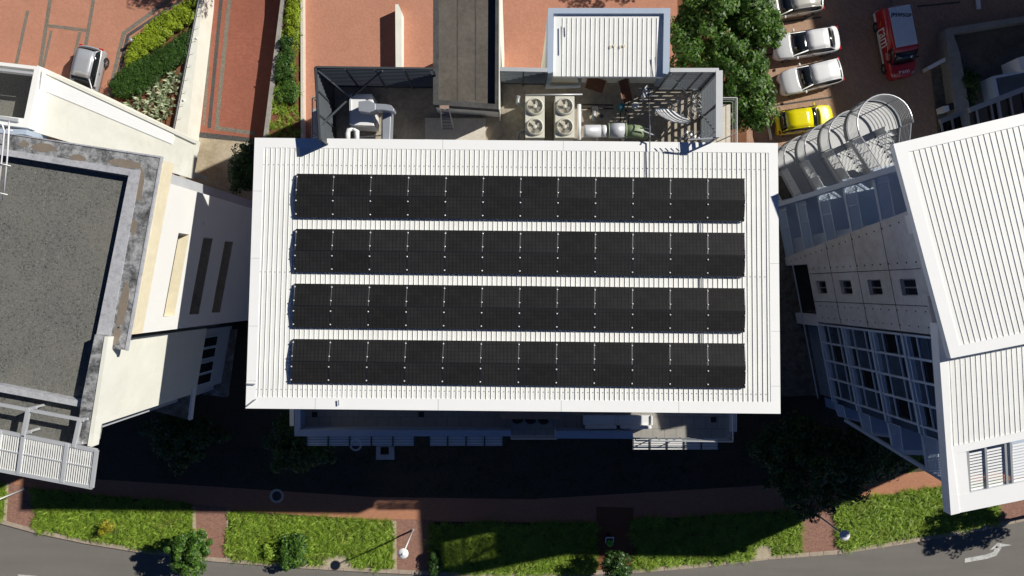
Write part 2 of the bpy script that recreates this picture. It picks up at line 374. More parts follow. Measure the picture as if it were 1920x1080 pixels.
def tufts(polys, per_m2, blades, length, width, seed, z=0.0, holes=(), zfun=None):
    rng = np.random.default_rng(seed); Vs = []; n0 = 0; Fq = []
    for poly in polys:
        q = [tuple(P(x, y, z))[:2] for x, y in poly]; qa = np.array(q); lo, hi = qa.min(0), qa.max(0)
        N = int((hi-lo).prod()*per_m2); pts = rng.uniform(lo, hi, (N,2)); pts = pts[in_poly(pts, q)]
        for hpoly in holes: pts = pts[~in_poly(pts, [tuple(P(x, y, z))[:2] for x, y in hpoly])]
        n = len(pts); sc = rng.uniform(.55, 1.25, n)
        a = rng.uniform(0, 2*np.pi, (n,blades)); L = length*sc[:,None]*rng.uniform(.6, 1.15, (n,blades)); el = rng.uniform(.3, 1.2, (n,blades))
        base = np.zeros((n,blades,3)); base[...,:2] = pts[:,None,:] + rng.normal(size=(n,blades,2))*.03; base[...,2] = z
        dr = np.stack([np.cos(a), np.sin(a), np.zeros_like(a)], -1); sd = np.stack([-np.sin(a), np.cos(a), np.zeros_like(a)], -1)
        mid = base + dr*(L*.5*np.cos(el))[...,None]; mid[...,2] += L*.6*np.sin(el)
        tip = base + dr*(L*(.55+.5*np.cos(el)))[...,None]; tip[...,2] += L*.55*np.sin(el)
        w = width*rng.uniform(.7, 1.3, (n,blades,1))
        V = np.stack([base-sd*w*.4, base+sd*w*.4, mid+sd*w, mid-sd*w, mid-sd*w, mid+sd*w, tip+sd*w*.25, tip-sd*w*.25], 2)
        V = V[:,:,[0,1,2,3,6,7],:].reshape(-1,3); k = n*blades
        i = np.arange(k)[:,None]*6
        Fq.append(np.concatenate([i+np.array([0,1,2,3]), i+np.array([3,2,4,5])], 0) + n0); n0 += len(V); Vs.append(V)
    return np.concatenate(Vs), np.concatenate(Fq)
def text_mesh(name, s, size, mat, parent, M4, shear=0, extr=.004, bold=0):
    cu = bpy.data.curves.new(name, 'FONT'); cu.body = s; cu.size = size; cu.extrude = extr; cu.align_x = 'CENTER'; cu.align_y = 'CENTER'; cu.shear = shear; cu.offset = bold; cu.space_character = 1 + bold*6; cu.resolution_u = 3
    ob = bpy.data.objects.new(name, cu); col.objects.link(ob); bpy.context.view_layer.update()
    me = bpy.data.meshes.new_from_object(ob.evaluated_get(bpy.context.evaluated_depsgraph_get()))
    bpy.data.objects.remove(ob); me.transform(M4); me.materials.clear(); me.materials.append(mat)
    o = bpy.data.objects.new(name, me); col.objects.link(o); o.parent = parent
    return o
ORD = ['first','second','third','fourth','fifth','sixth','seventh','eighth','ninth','tenth','eleventh','twelfth']

# ================================================================== GROUND
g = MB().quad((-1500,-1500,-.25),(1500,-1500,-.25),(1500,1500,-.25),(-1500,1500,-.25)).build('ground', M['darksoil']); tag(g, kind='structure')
kerb = [(-400,880),(-150,938),(0,978),(65,996),(160,1016),(270,1034),(395,1049),(560,1062),(700,1070),(820,1076),(1000,1079),(1190,1071),(1300,1062),(1440,1046),(1570,1036),(1700,1016),(1800,999),(1875,984),(1960,964),(2150,915),(2400,845)]
top = [(2400,380),(-400,380)]
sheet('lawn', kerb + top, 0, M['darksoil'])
# road
sheet('road', [(x, y-3) for x, y in kerb] + [(2400,1900),(-400,1900)], -.13, M['asphalt'], -.22)
# kerb
mb = MB()
kz = .02
KW = [P(x, y, 0) for x, y in kerb]
for i in range(len(KW)-1):
    a, b = KW[i], KW[i+1]; n = max(1, round((b-a).length/1.0)); nr = Vector((-(b-a).y, (b-a).x, 0)).normalized()
    for k in range(n):
        p, q = a.lerp(b, (k+.01)/n), a.lerp(b, (k+.99)/n)
        mb.prism([Vector((v.x, v.y, kz)) for v in (p - nr*.13, q - nr*.13, q + nr*.17, p + nr*.17)], -.2)
tag(mb.build('kerb', M['kerb'], bevel=.012), kind='structure')
path_up = [(-400,835),(0,888),(300,906),(700,932),(1000,936),(1400,912),(1640,893),(1780,879),(1920,864),(2400,790)]
path_lo = [(2400,825),(1920,893),(1785,914),(1640,935),(1500,957),(1400,966),(1100,981),(740,977),(430,957),(0,925),(-400,870)]
sheet('path', path_up + path_lo, .006, M['brickpath'], -.01)
for i, q in enumerate([[(12,905),(68,915),(64,994),(8,978)], [(358,945),(428,952),(425,1051),(362,1042)], [(737,973),(812,975),(812,1074),(736,1071)],
                       [(1498,953),(1562,945),(1570,1033),(1502,1038)], [(1870,895),(1945,885),(1960,962),(1873,981)]]):
    sheet('cross_path', q, .012, M['brickcross'], -.01)
for q in [[(8,905),(16,906),(12,979),(4,977)], [(356,950),(366,951),(370,1040),(361,1039)], [(734,976),(743,977),(744,1070),(736,1070)], [(425,955),(432,956),(430,1050),(424,1050)]]:
    sheet('path_edging', q, .018, M['tancon'], -.01)
sheet('bare_soil', [(1118,950),(1188,952),(1186,1070),(1120,1074)], .012, M['soil'], -.01)
# grass verge
PA = [[(66,918),(360,945),(362,1036),(270,1028),(66,990)], [(428,960),(736,978),(735,1066),(425,1046)], [(806,982),(1116,981),(1118,1074),(806,1072)],
      [(1186,975),(1498,958),(1502,1036),(1190,1066)], [(1562,942),(1870,900),(1873,978),(1570,1030)], [(-120,905),(10,908),(6,972),(-120,935)]]
HO = [[(1413,1020),(1445,1018),(1447,1050),(1413,1050)], [(605,1040),(655,1035),(660,1070),(605,1070)], [(667,1005),(684,1003),(684,1016),(668,1017)], [(205,985),(230,985),(230,1000),(205,1000)]]
V, Fc = tufts(PA, 22, 22, .48, .018, 3, 0, HO); o = np_mesh('grass', V, Fc, M['grass']); tag(o, 'strap leaved green grass filling the verge beds beside the road', 'grass', kind='stuff')
for i, q in enumerate(PA): sheet('verge_bed', q, .02, M['bedgreen'], -.01)
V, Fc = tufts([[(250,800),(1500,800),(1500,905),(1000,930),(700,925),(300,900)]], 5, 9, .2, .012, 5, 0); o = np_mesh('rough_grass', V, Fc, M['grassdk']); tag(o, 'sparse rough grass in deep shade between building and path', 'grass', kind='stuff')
V, Fc = tufts([[(1560,850),(1780,820),(1785,876),(1640,890)]], 14, 16, .22, .012, 9, 0); o = np_mesh('lawn_grass', V, Fc, M['grass']); tag(o, 'small sunlit grass strip above the brick path under the right building', 'grass', kind='stuff')
# road markings
def arrow():
    mb = MB(); z = -.121
    for q in [[(1809,1047),(1848,1040),(1849,1048),(1809,1055)], [(1848,1040),(1862,1035),(1868,1042),(1849,1048)], [(1862,1035),(1868,1024),(1878,1027),(1868,1042)],
              [(1855,1032),(1870,1018),(1897,1022),(1873,1026)]]:
        mb.prism([P(x, y, z) for x, y in q], z-.004)
    return mb.build('road_arrow', M['paint'])
tag(arrow(), 'worn white bent arrow painted on the asphalt road', 'road marking')
mb = MB(); mb.prism([P(x, y, -.121) for x, y in [(33,1077),(70,1080),(90,1090),(40,1090)]], -.125); tag(mb.build('road_line', M['paint']), 'white painted dash at the lower left road edge', 'road marking')

# upper areas
sheet('car_park', [(1385,300),(1385,-500),(2600,-500),(2600,300)], .01, M['brickpark'], -.2)
sheet('courtyard', [(563,300),(563,-500),(1270,-500),(1270,300)], 1.0, M['brick'], -.2)
sheet('driveway', [(325,262),(385,-500),(565,-500),(520,262)], .5, M['brick2'], -.2)
sheet('upper_car_park', [(-600,-500),(430,-500),(352,240),(300,330),(-600,330)], 1.6, M['brick'], -.2)
sheet('concrete_apron', [(340,250),(520,262),(560,480),(330,480)], .52, M['tancon'], -.2)
sheet('drain_strip', [(368,247),(478,259),(478,268),(366,257)], .53, M['cobbledark'], .4)
sheet('sand_bed', [(1255,300),(1255,-500),(1400,-500),(1400,300)], .8, M['soil'], -.2)
BZ = [0]
def band(name, pts, w, z, mat):
    BZ[0] = (BZ[0]+1) % 9; z += BZ[0]*.0012
    mb = MB(); q = [P(x, y, z) for x, y in pts]; N = len(q); L_, R_ = [], []
    for i in range(N):
        d0 = (q[i]-q[max(i-1,0)]); d1 = (q[min(i+1,N-1)]-q[i])
        d = (d0.normalized() if d0.length else d1.normalized()) + (d1.normalized() if d1.length else d0.normalized()); d.normalize()
        n = Vector((-d.y, d.x, 0)); c = abs(n.dot(Vector((-d1.y, d1.x, 0)).normalized())) if d1.length else 1
        L_.append(q[i]+n*w/2/max(c,.4)); R_.append(q[i]-n*w/2/max(c,.4))
    for i in range(N-1): mb.prism([L_[i], L_[i+1], R_[i+1], R_[i]], z-.02)
    return tag(mb.build(name, mat), kind='structure')
for pts, w, m in [([(100,-40),(74,130)], .26, 'cobble'), ([(52,20),(28,130)], .22, 'cobble'), ([(182,-40),(158,100)], .24, 'cobble'), ([(90,48),(162,57)], .22, 'cobble'),
                  ([(150,60),(132,135)], .2, 'cobble'), ([(96,58),(80,130)], .18, 'cobble'), ([(328,-8),(232,62),(196,210)], .26, 'cobble'), ([(340,0),(240,66),(206,200)], .2, 'cobbledark')]:
    band('paving_band', pts, w, 1.604 if m == 'cobble' else 1.616, M[m])
for pts, w, m in [([(403,-60),(382,235)], .2, 'cobble'), ([(420,-60),(392,240)], .24, 'cobbledark'), ([(436,-60),(406,240),(478,250)], .28, 'cobble')]:
    band('paving_band', pts, w, .504 if m == 'cobble' else .508, M[m])
# bay lines in the right car park
for a, b in [((1432,104),(1500,92)), ((1440,200),(1560,182)), ((1440,45),(1540,32)), ((1720,12),(1800,4))]:
    band('bay_line', [a, b], .12, .016, M['cobbledark'])

# ================================================================== MAIN BUILDING
main = thing('office_building', (0,0,0), 'large white roofed office building at the centre carrying four rows of solar panels', 'building')
TL, TR, BR, BL = P(477,258,18.0), P(1459,268,18.0), P(1464,776,18.7), P(460,766,18.7)
def RP(u, v, dz=0):
    return TL.lerp(TR, u).lerp(BL.lerp(BR, u), v) + Vector((0,0,dz))
MB().prism([RP(0,0,-.05), RP(1,0,-.05), RP(1,1,-.05), RP(0,1,-.05)], 17.7).build('roof', M['white'], main)
u0, u1, v0, v1 = .0185, .982, .037, .958
mb = MB().ring([RP(0,0,-.03), RP(1,0,-.03), RP(1,1,-.03), RP(0,1,-.03)], [RP(u0,v0,-.03), RP(u1,v0,-.03), RP(u1,v1,-.03), RP(u0,v1,-.03)], 17.65)
mb.build('roof_flashing', M['trim'], main)
def ribs(fn, n, ua, ub, va, vb, h, w, mat, parent, name='roof_sheeting', step=.006):
    mb = MB()
    for i in range(n):
        u = ua + (ub-ua)*(i+.5)/n
        a, b = fn(u, va), fn(u, vb); d = (b-a).normalized(); s = Vector((-d.y, d.x, 0)).normalized(); up = Vector((0,0,1))
        sec = [(-w, 0), (-w*.55, h), (w*.55, h), (w, 0)]
        va_ = [a + s*x + up*z for x, z in sec]; vb_ = [b + s*x + up*z for x, z in sec]
        k = len(mb.v); mb.v += [tuple(p) for p in va_ + vb_]
        mb.f += [(k+j, k+j+4, k+j+5, k+j+1) for j in range(3)] + [(k,k+1,k+2,k+3),(k+7,k+6,k+5,k+4)]
    o = mb.build(name, mat, parent); return o
ribs(lambda u, v: RP(u, v, -.052), 104, u0, u1, v0, v1, .034, .013, M['rib'], main)
# fixing washers / lap lines across the sheeting
mb = MB()
for v in (.10, .5, .93):
    for i in range(104):
        u = u0 + (u1-u0)*(i+.1)/104; c = RP(u, v, -.04)
        mb.box(c, (.035,.035,.02))
mb.build('sheet_screws', M['greymetal'], main)
# joints in flashing
mb = MB()
for u in (.13,.36,.59,.81):
    for va, vb in ((0,.035),(.96,1)):
        mb.beam(RP(u,va,-.03), RP(u,vb,-.03), .012, .008)
for v in (.2,.45,.7,.9):
    mb.beam(RP(0,v,-.03), RP(.018,v,-.03), .012, .008); mb.beam(RP(.983,v,-.03), RP(1,v,-.03), .012, .008)
mb.build('flashing_joints', M['greymetal'], main)
mb = MB()
for a, b in [((.003,.992),(.02,.965)), ((.001,.91),(.018,.911)), ((.174,.965),(.175,.985))]:
    mb.beam(RP(*a,.075), RP(*b,.075), .05, .03)
mb.build('lifting_cleat', M['greymetal'], main)
# walls
MB().prism([Vector((-10.4,6.3,17.6)), Vector((10.6,6.3,17.6)), Vector((10.6,-4.6,17.6)), Vector((-10.4,-4.6,17.6))], 12.9).build('upper_wall', M['greywall'], main)
MB().prism([Vector((-10.6,9.5,12.9)), Vector((10.9,9.5,12.9)), Vector((10.9,-7.3,12.9)), Vector((-10.6,-7.3,12.9))], -.2).build('wall', M['greywall'], main)
# terrace (z 13)
tz = 12.95
MB().prism([P(552,700,tz), P(1368,700,tz), P(1366,822,tz), P(552,814,tz)], 12.7).build('terrace_floor', M['tile'], main)
pz = 13.9
MB().prism([P(552,740,pz), P(563,740,pz), P(563,805,pz), P(552,818,pz)], 12.6).build('parapet', M['blue'], main)
MB().prism([P(552,818,pz), P(563,806,pz), P(958,807,pz), P(958,818,pz)], 12.6).build('parapet', M['blue'], main)
MB().prism([P(1042,808,pz), P(1187,809,pz), P(1187,823,pz), P(1042,822,pz)], 12.6).build('parapet', M['blue'], main)
def rail(mb, pts, h=1.0, posts=1.5, bars=5, rt=.025, rb=.010):
    for a, b in zip(pts, pts[1:]):
        a, b = Vector(a), Vector(b); up = Vector((0,0,h)); mb.tube([a+up, b+up], rt, 6)
        n = max(1, round((b-a).length/posts))
        for k in range(n+1): p = a.lerp(b, k/n); mb.tube([p, p+up], rt*.8, 6)
        for j in range(bars): u = Vector((0,0,h*(j+.6)/(bars+.4))); mb.tube([a+u, b+u], rb, 4)
mb = MB(); rail(mb, [P(958,816,tz), P(1042,816,tz)], .95, 1.2, 4); mb.build('railing', M['lightmetal'], main)
mb = MB(); rail(mb, [P(1187,819,tz), P(1364,821,tz), P(1364,760,tz)], .95, 1.4, 4, .035); mb.build('railing', M['lightmetal'], main)
def louvre(px0, px1, py0, py1, z, blades, brackets, vertical=False):
    mb = MB(); fr = []
    for i in range(blades):
        t = (i+.5)/blades
        if vertical: a, b = P(px0+(px1-px0)*t, py0, z), P(px0+(px1-px0)*t, py1, z)
        else: a, b = P(px0, py0+(py1-py0)*t, z), P(px1, py0+(py1-py0)*t, z)
        mb.beam(a, b, .052, .03)
    for i in range(brackets+1):
        t = i/brackets
        if vertical: a, b = P(px0, py0+(py1-py0)*t, z+.04), P(px1, py0+(py1-py0)*t, z+.04)
        else: a, b = P(px0+(px1-px0)*t, py0, z+.04), P(px0+(px1-px0)*t, py1, z+.04)
        fr.append((a, b))
    s = mb.build('sun_louvre', M['whitewall'], main)
    for a, b in fr: MB().beam(a, b, .07, .05).build('bracket', M['darkmetal'], s)
louvre(575,777,818,836,13.0,6,5); louvre(805,943,818,836,13.0,6,4); louvre(1187,1347,823,843,12.9,7,5)
louvre(543,551,760,800,13.0,4,1,True); louvre(1368,1382,760,811,12.9,5,1,True)
for x, y in [(590,777),(790,777),(1338,787)]: MB().box(P(x,y,tz+.02), (.28,.28,.02)).build('floor_drain', M['plastic'], main)
# lower-storey windows, south side
for x in (-8,-5,-2,1,4,7):
    for z in (2.4,5.8,9.2):
        w = MB().box((x,-7.34,z), (1.9,.08,1.5)).build('window', M['windowblue'], main); MB().box((x,-7.39,z), (1.7,.04,1.3)).build('pane', M['glass'], w)
# wire conduit across the roof
mb = MB(); mb.tube([P(1219,236,18.6), RP(.7543,.002,.1), RP(.7543,.04,.09), RP(.7543,.14,.06)], .03, 6)
for v in (.31,.33): pass
mb.tube([RP(.851,.303,.03), RP(.851,.345,.03)], .035, 6); mb.tube([RP(.852,.505,.03), RP(.852,.55,.03)], .035, 6); mb.tube([RP(.852,.71,.03), RP(.852,.75,.03)], .035, 6)
mb.build('conduit', M['greymetal'], main)

# ------------------------------------------------------------------ solar panels
rows = [((556,325),(1397,334),(1396,415.5),(553.5,408)), ((554.5,428.5),(1397,436),(1396.5,519.5),(551.5,510.5)),
        ((552,531),(1397,540),(1397,623.5),(548.5,614.5)), ((549,635),(1397,643.5),(1398,728.5),(544.5,718.5))]
ROWN = ['topmost','second','third','bottom']
def roof_z(y):   # roof height at world y
    return 18.0 + (TL.y - y)/(TL.y - BL.y)*.7
def upz(px, py, dz):
    z = 18.4
    for _ in range(4): z = roof_z(P(px,py,z).y) + dz
    return P(px, py, z)
for r, (a, b, c, d) in enumerate(rows):
    A, B, C_, D = upz(*a,.13), upz(*b,.13), upz(*c,.13), upz(*d,.13)
    def Q(u, v, dz=0):
        p = A.lerp(B, u).lerp(D.lerp(C_, u), v); p.z += .11*(1-abs(2*v-1)) + dz; return p
    for ln in range(2):
        for i in range(12):
            gu = .006/ (B-A).length; gv = .006
            ua, ub = i/12+gu*2, (i+1)/12-gu*2; va, vb = ln*.5+gv, (ln+1)*.5-gv
            if ln == 0: vb = .5-.004
            else: va = .5+.004
            q = [Q(ua,va), Q(ub,va), Q(ub,vb), Q(ua,vb)]; cen = sum(q, Vector())/4
            t = thing('solar_panel', cen, f"{ORD[i]} black solar panel from the left, {'upper' if ln==0 else 'lower'} line of the {ROWN[r]} row", 'solar panel', group='black solar panels on the white roof')
            # frame ring and cell sheet
            fr = MB(); th = .035; ix = .02
            def in_(p): dd = (cen-p); return p + Vector((math.copysign(ix, dd.x), math.copysign(ix, dd.y), 0))
            inn = [in_(p) for p in q]
            for k in range(4):
                j = (k+1)%4; vs = [q[k], q[j], inn[j], inn[k]]; vs2 = [v-Vector((0,0,th)) for v in vs]
                fr.add(vs+vs2, [(3,2,1,0),(4,5,6,7),(0,1,5,4),(2,3,7,6)])
            fr.build('frame', M['frameblk'], t)
            dz = Vector((0,0,.006)); vs = [p-dz for p in inn]; vs2 = [p-dz*4 for p in inn]
            MB().add(vs+vs2, [(3,2,1,0),(4,5,6,7)]).build('cell_sheet', M['panel'], t)
    # mounting rails and clamps: the frame the panels sit on
    rt = thing('mounting_frame', (A+B+C_+D)/4 - Vector((0,0,.1)), f'aluminium mounting frame with bright clamps under the {ROWN[r]} row of solar panels', 'mounting frame', group='mounting frames under the solar panels')
    mb = MB(); cl0 = MB().lathe((0,0,0), [(.036,-.05),(.036,.05),(.02,.058)], 10).build('clamp', M['clamp'], rt, local=True); first = True
    for i in range(13):
        u = min(max(i/12, .0015), .9985)
        mb.beam(Q(u,0,-.07), Q(u,.5,-.07), .04, .05); mb.beam(Q(u,.5,-.07), Q(u,1,-.07), .04, .05)
        mb.beam(Q(u,.03,-.005), Q(u,.495,-.005), .014, .012)
        for v in (.08,.385,.62,.92):
            p = Q(u, v, -.02) - rt.location
            if first: cl0.location = p; first = False
            else: dup(cl0, p, parent=rt)
    for v in (.02,.5,.98):
        mb.beam(Q(0,v,-.09), Q(1,v,-.09), .04, .04)
    for i in range(0, 25):
        for v in (.02,.5,.98):
            p = Q(i/24, v, -.09); mb.beam(p, Vector((p.x,p.y,roof_z(p.y)-.03)), .04)
    rl = mb.build('rail', M['alu'], rt)
    # two side fairing sheets at the ends
    
# ------------------------------------------------------------------ plant deck behind the roof (z 16)
dz = 16.0
plant = thing('plant_deck', (0,8,12.9), 'open plant deck with weathered screed floor behind the white solar roof', 'roof deck')
MB().prism([Vector((-8.8,10.1,dz)), Vector((9.25,10.1,dz)), Vector((9.25,6.31,dz)), Vector((-8.8,6.31,dz))], 12.9).build('floor', M['deck'], plant)
MB().prism([Vector((9.25,9.2,14.9)), Vector((10.95,9.2,14.9)), Vector((10.95,5.9,14.9)), Vector((9.25,5.9,14.9))], 12.9).build('side_ledge', M['slab'], plant)
MB().prism([Vector((-9.8,9.4,14.6)), Vector((-8.8,9.4,14.6)), Vector((-8.8,5.9,14.6)), Vector((-9.8,5.9,14.6))], 12.9).build('side_ledge', M['greywall'], plant)
mb = MB(); rail(mb, [(9.3,9.3,14.9),(11.0,9.3,14.9),(11.0,6.0,14.9)], .9, 1.6, 2, .03, .012); mb.build('ledge_railing', M['lightmetal'], plant)
mb = MB(); rail(mb, [(-8.9,9.4,14.6),(-9.85,9.4,14.6),(-9.85,6.0,14.6)], .9, 1.6, 2, .03, .012); mb.build('ledge_railing', M['greymetal'], plant)
stepz = 16.35
MB().prism([P(797,221,stepz), P(910,222,stepz), P(908,300,stepz), P(797,300,stepz)], dz).build('raised_slab', M['slab'], plant)
# planks lying at right = slatted shadow only
def screen(a, b, zt, zb, mat, label, nbl=13, fins=4, sw=.12, capmat=None, lean=0):
    a, b = Vector((*a,0)), Vector((*b,0)); t = thing('louvred_screen', ((a+b)/2).to_3d()+Vector((0,0,zb)), label, 'screen', group='louvred screens round the plant deck')
    mb = MB(); d = (b-a).normalized(); n = Vector((-d.y, d.x, 0))
    for i in range(nbl):
        z = zb + .08 + (zt-zb-.16)*i/(nbl-1)
        rot = Matrix(((d.x, n.x, 0),(d.y, n.y, 0),(0,0,1))) @ Matrix.Rotation(R(-55 if sw > .2 else 35), 3, 'X')
        mb.box((a+b)/2 + Vector((0,0,z)), ((b-a).length, sw, .012), rot=rot)
    mb.build('slats', mat, t)  # dark slat colour carries the shade of the screens' inner faces
    fr = MB(); L = (b-a).length
    nb = max(2, fins)
    for i in range(nb):
        p = a.lerp(b, i/(nb-1)); fr.beam(p+n*.07+Vector((0,0,zb)), p+n*.07+Vector((0,0,zt+.02)), .07)
    fr.beam(a+Vector((0,0,zt)), b+Vector((0,0,zt)), .09); fr.beam(a+Vector((0,0,zb+.1)), b+Vector((0,0,zb+.1)), .07)
    fr.build('posts_and_rails', M['darkmetal'], t)
    if capmat: MB().beam(a+n*-.02+Vector((0,0,zt+.06)), b+n*-.02+Vector((0,0,zt+.06+(.015 if lean else 0))), .30 if lean else .18, .03).build('cap_sheet', capmat, t)
    return t
sz = 19.0
def W2(px, py, z=sz): v = P(px, py, z); return (v.x, v.y)
screen(W2(813,129), W2(592,126), sz, dz, M['darkmetal'], 'dark louvred screen at the back of the plant deck left of the tower block', 14, 5, .165)
screen(W2(592,126), W2(600,262), sz, dz, M['darkmetal'], 'dark framed louvred screen closing the left end of the plant deck', 14, 4, .25)
screen(W2(1026,133,18.2), W2(937,131,18.2), 18.2, dz, M['darkmetal'], 'short pale louvred screen between the dark tower and the small white roof', 10, 3, capmat=M['lightmetal'])
screen(W2(1347,133), W2(1256,133), sz, dz, M['darkmetal'], 'louvred screen with diagonal braces right of the small white roof', 10, 4, capmat=M['lightmetal'])
screen(W2(1347,258), W2(1347,133), sz, dz, M['darkmetal'], 'tall pale topped louvred screen closing the right end of the plant deck', 12, 3, capmat=M['lightmetal'], lean=1)
def braces(segs, label, r=.035, m='darkmetal'):
    t = thing('steel_brace', segs[0][1], label, 'brace', group='steel braces on the plant deck')
    mb = MB()
    for a, b in segs: mb.beam(a, b, r*2)
    mb.build('bars', M[m], t)
braces([(P(596,132,19), P(693,212,16.4)), (P(717,133,19), P(655,185,17.2)), (P(655,185,17.2), P(597,240,18.8))], 'long dark diagonal braces crossing over the grey air handling unit')
braces([(P(1258,137,19), P(1288,176,16)), (P(1345,137,19), P(1300,188,16))], 'thin diagonal braces behind the large dish, at the back right screen', .025, 'greymetal')
braces([(P(1345,252,19), P(1298,190,16)), (P(1345,198,19), P(1322,216,16))], 'thin diagonal braces propping the right end screen', .03, 'greymetal')
# overhead cross tube frame in lower-right corner that throws ribbed shadow on the roof
mb = MB()
for i in range(6): mb.tube([P(1345,258,19.0)+Vector((-.25*i-.1,.28,0)), P(1345,258,19.0)+Vector((-.25*i-.35,-.02-.0*i,-.3))], .02, 5)
mb.beam(P(1347,258,19), P(1290,262,18.75), .06)
t = thing('corner_frame', P(1345,258,18.5), 'pale angled corner frame where the right screen meets the white roof', 'frame'); mb.build('bars', M['lightmetal'], t)

# dark roofed tower block
tw = thing('tower_block', (P(874,60,18.2)).to_2d().to_3d(), 'pale walled block with a dark flat bitumen roof running off the top edge', 'building')
z = 18.25
MB().prism([P(813,-120,z-.28), P(935,-120,z-.28), P(935,203,z-.28), P(813,195,z-.28)], z-.6).build('roof', M['membrane'], tw)
mb = MB()
o_ = [P(812,-130,z), P(936,-130,z), P(935,205,z), P(812,196,z)]; i_ = [P(823,-118,z), P(929.5,-118,z), P(928,195,z), P(822,187,z)]
mb.ring(o_, i_, z-.5).build('parapet', M['membrane_edge'], tw)
mb = MB()
for x in (858,892): mb.beam(P(x,-110,z-.277), P(x,188,z-.277), .05, .012)
mb.build('roof_seam', M['membrane_edge'], tw)
MB().prism([P(814,-128,17.72), P(934,-128,17.72), P(934,203,17.72), P(814,194,17.72)], 0).build('wall', M['whitewall'], tw)
MB().prism([P(935.5,-130,z+.03), P(938,-130,z+.03), P(937,205,z+.03), P(935,205,z+.03)], 0).build('white_edge_wall', M['cream'], tw)
mb = MB()
for s in (0, 1):
    a = P(826+s*15, 201, 18.3); b = P(829+s*22, 243, 16.35); mb.beam(a, b, .05)
for i in range(7):
    k = (i+.7)/7; mb.beam(P(826,201,18.3).lerp(P(829,243,16.35), k), P(841,201,18.3).lerp(P(851,243,16.35), k), .05, .03)
t = thing('ladder', P(835,225,16.35), 'grey steel ladder leaning from the raised slab to the dark roofed block', 'ladder'); mb.build('frame', M['greymetal'], t)
MB().box(P(833,201,18.34), (.42,.16,.03)).build('top_step', M['timber'], t)

# small white ribbed roof with parapet
sm = thing('plant_room', (P(1142,80,18).to_2d().to_3d()), 'small plant room with white ribbed roof inside a grey parapet', 'building')
z = 18.1
o_ = [P(1028,15,z), P(1257,15,z), P(1255,140,z), P(1026,138,z)]; i_ = [P(1038,25,z), P(1245,25,z), P(1243,137,z), P(1037,135,z)]
mb = MB()
mb.prism([o_[0], o_[1], i_[1], i_[0]], 16.0); mb.prism([o_[1], o_[2], i_[2], i_[1]], 16.0); mb.prism([o_[0], i_[0], i_[3], o_[3]], 16.0)
mb.build('parapet', M['blue'], sm)
z2 = 17.95
ra, rb, rc_, rd = P(1038.5,25.5,z2), P(1244.5,25.5,z2), P(1243,144,z2-.1), P(1037,143,z2-.1)
def SP(u, v): return ra.lerp(rb, u).lerp(rd.lerp(rc_, u), v)
MB().prism([ra, rb, rc_, rd], z2-.35).build('roof', M['white'], sm)
ribs(lambda u, v: SP(u, v)+Vector((0,0,.0)), 21, .06, .96, .07, 1.0, .03, .013, M['white'], sm)
MB().prism([P(1029,16,z2-.36), P(1256,16,z2-.36), P(1252,138,z2-.36), P(1029,136,z2-.36)], 0).build('wall', M['cream'], sm)
mb = MB()
for x, y in [(1145,88),(1152,86),(1163,88),(1170,86)]: mb.box(P(x,y,z2+.0), (.09,.12,.012))
mb.build('roof_patch', M['yellowband'], sm)
mb = MB(); mb.tube([P(1052,50,18.03), P(1053,100,18.0)], .025, 6); mb.tube([P(1063,48,18.03), P(1063,66,18.0)], .025, 6); mb.tube([P(1228,107,18.03), P(1230,140,17.95)], .02, 6); mb.build('loose_strip', M['greymetal'], sm)

# freestanding walls
def wallthing(name, pts, zt, zb, mat, label, cat='wall', cap=None):
    t = MB().prism([P(x, y, zt) for x, y in pts], zb).build(name, mat); return tag(t, label, cat)
wallthing('garden_wall', [(741,8),(747,8),(753,22),(753,140),(742,140)], 2.0, 1.0, M['cream'], 'short cream freestanding wall casting a dark shadow on the red courtyard')
# cream retaining wall between planter and driveway
rw = thing('retaining_wall', P(380,120,.5), 'long cream retaining wall sloping down beside the red driveway', 'wall')
mb = MB(); a = [P(381,-200,4.0), P(377,0,3.9), P(331,246,3.3)]; 
q = [P(383,-160,2.3), P(374.5,0,2.3), P(327,246,2.3), P(350,262,2.3), P(380,0,2.3), P(389,-160,2.3)]
mb.prism(q, .5).build('wall', M['cream'], rw)
mb = MB(); pts = [P(381,-160,2.7), P(372.5,0,2.7), P(349,120,2.7), P(325,244,2.7)]
for a, b in zip(pts, pts[1:]):
    mb.tube([a, b], .03, 6); mb.tube([a-Vector((.12,0,.1)), b-Vector((.12,0,.1))], .02, 6)
    for k in range(5): p = a.lerp(b, k/5); mb.beam(p, p+Vector((.25,0,-.3)), .025)
mb.build('handrail', M['greymetal'], rw)
mb = MB()
for x, y in [(369,72),(345,188)]: mb.lathe(P(x,y,2.3), [(.07,0),(.07,.08),(.03,.1)], 10)
mb.build('wall_light', M['lampwhite'], rw)
MB().box(P(344,256,2.32), (.22,.3,.03), rz=-.2).build('wall_grille', M['greymetal'], rw)
# low wall beside strip planter
wallthing('planter_wall', [(533,-200),(538,-200),(532,0),(522,100),(499,262),(493,262),(512,110),(526,0)], 1.75, .4, M['concrete'], 'weathered grey low wall between the driveway and the narrow planted strip')
sheet('planter_soil', [(536,-200),(566,-200),(564,270),(498,270),(522,100)], 1.45, M['soil'], .5)
wallthing('kerb_wall', [(563,-200),(567,-200),(569,270),(564,270)], 1.6, 1.0, M['slab'], 'thin pale kerb between the planted strip and the red courtyard')

# ================================================================== LEFT BUILDING
lb = thing('grey_roof_building', (-24,0,0), 'weathered building with a dark gravel roof at the left edge', 'building')
gz = 18.25; rz_ = 18.6
MB().prism([P(-400,235,gz), P(25,296,gz), P(240,332,gz), P(178,625,gz), P(150,770,gz), P(160,860,gz), P(-400,740,gz)], 17.8).build('roof_gravel', M['gravel'], lb)
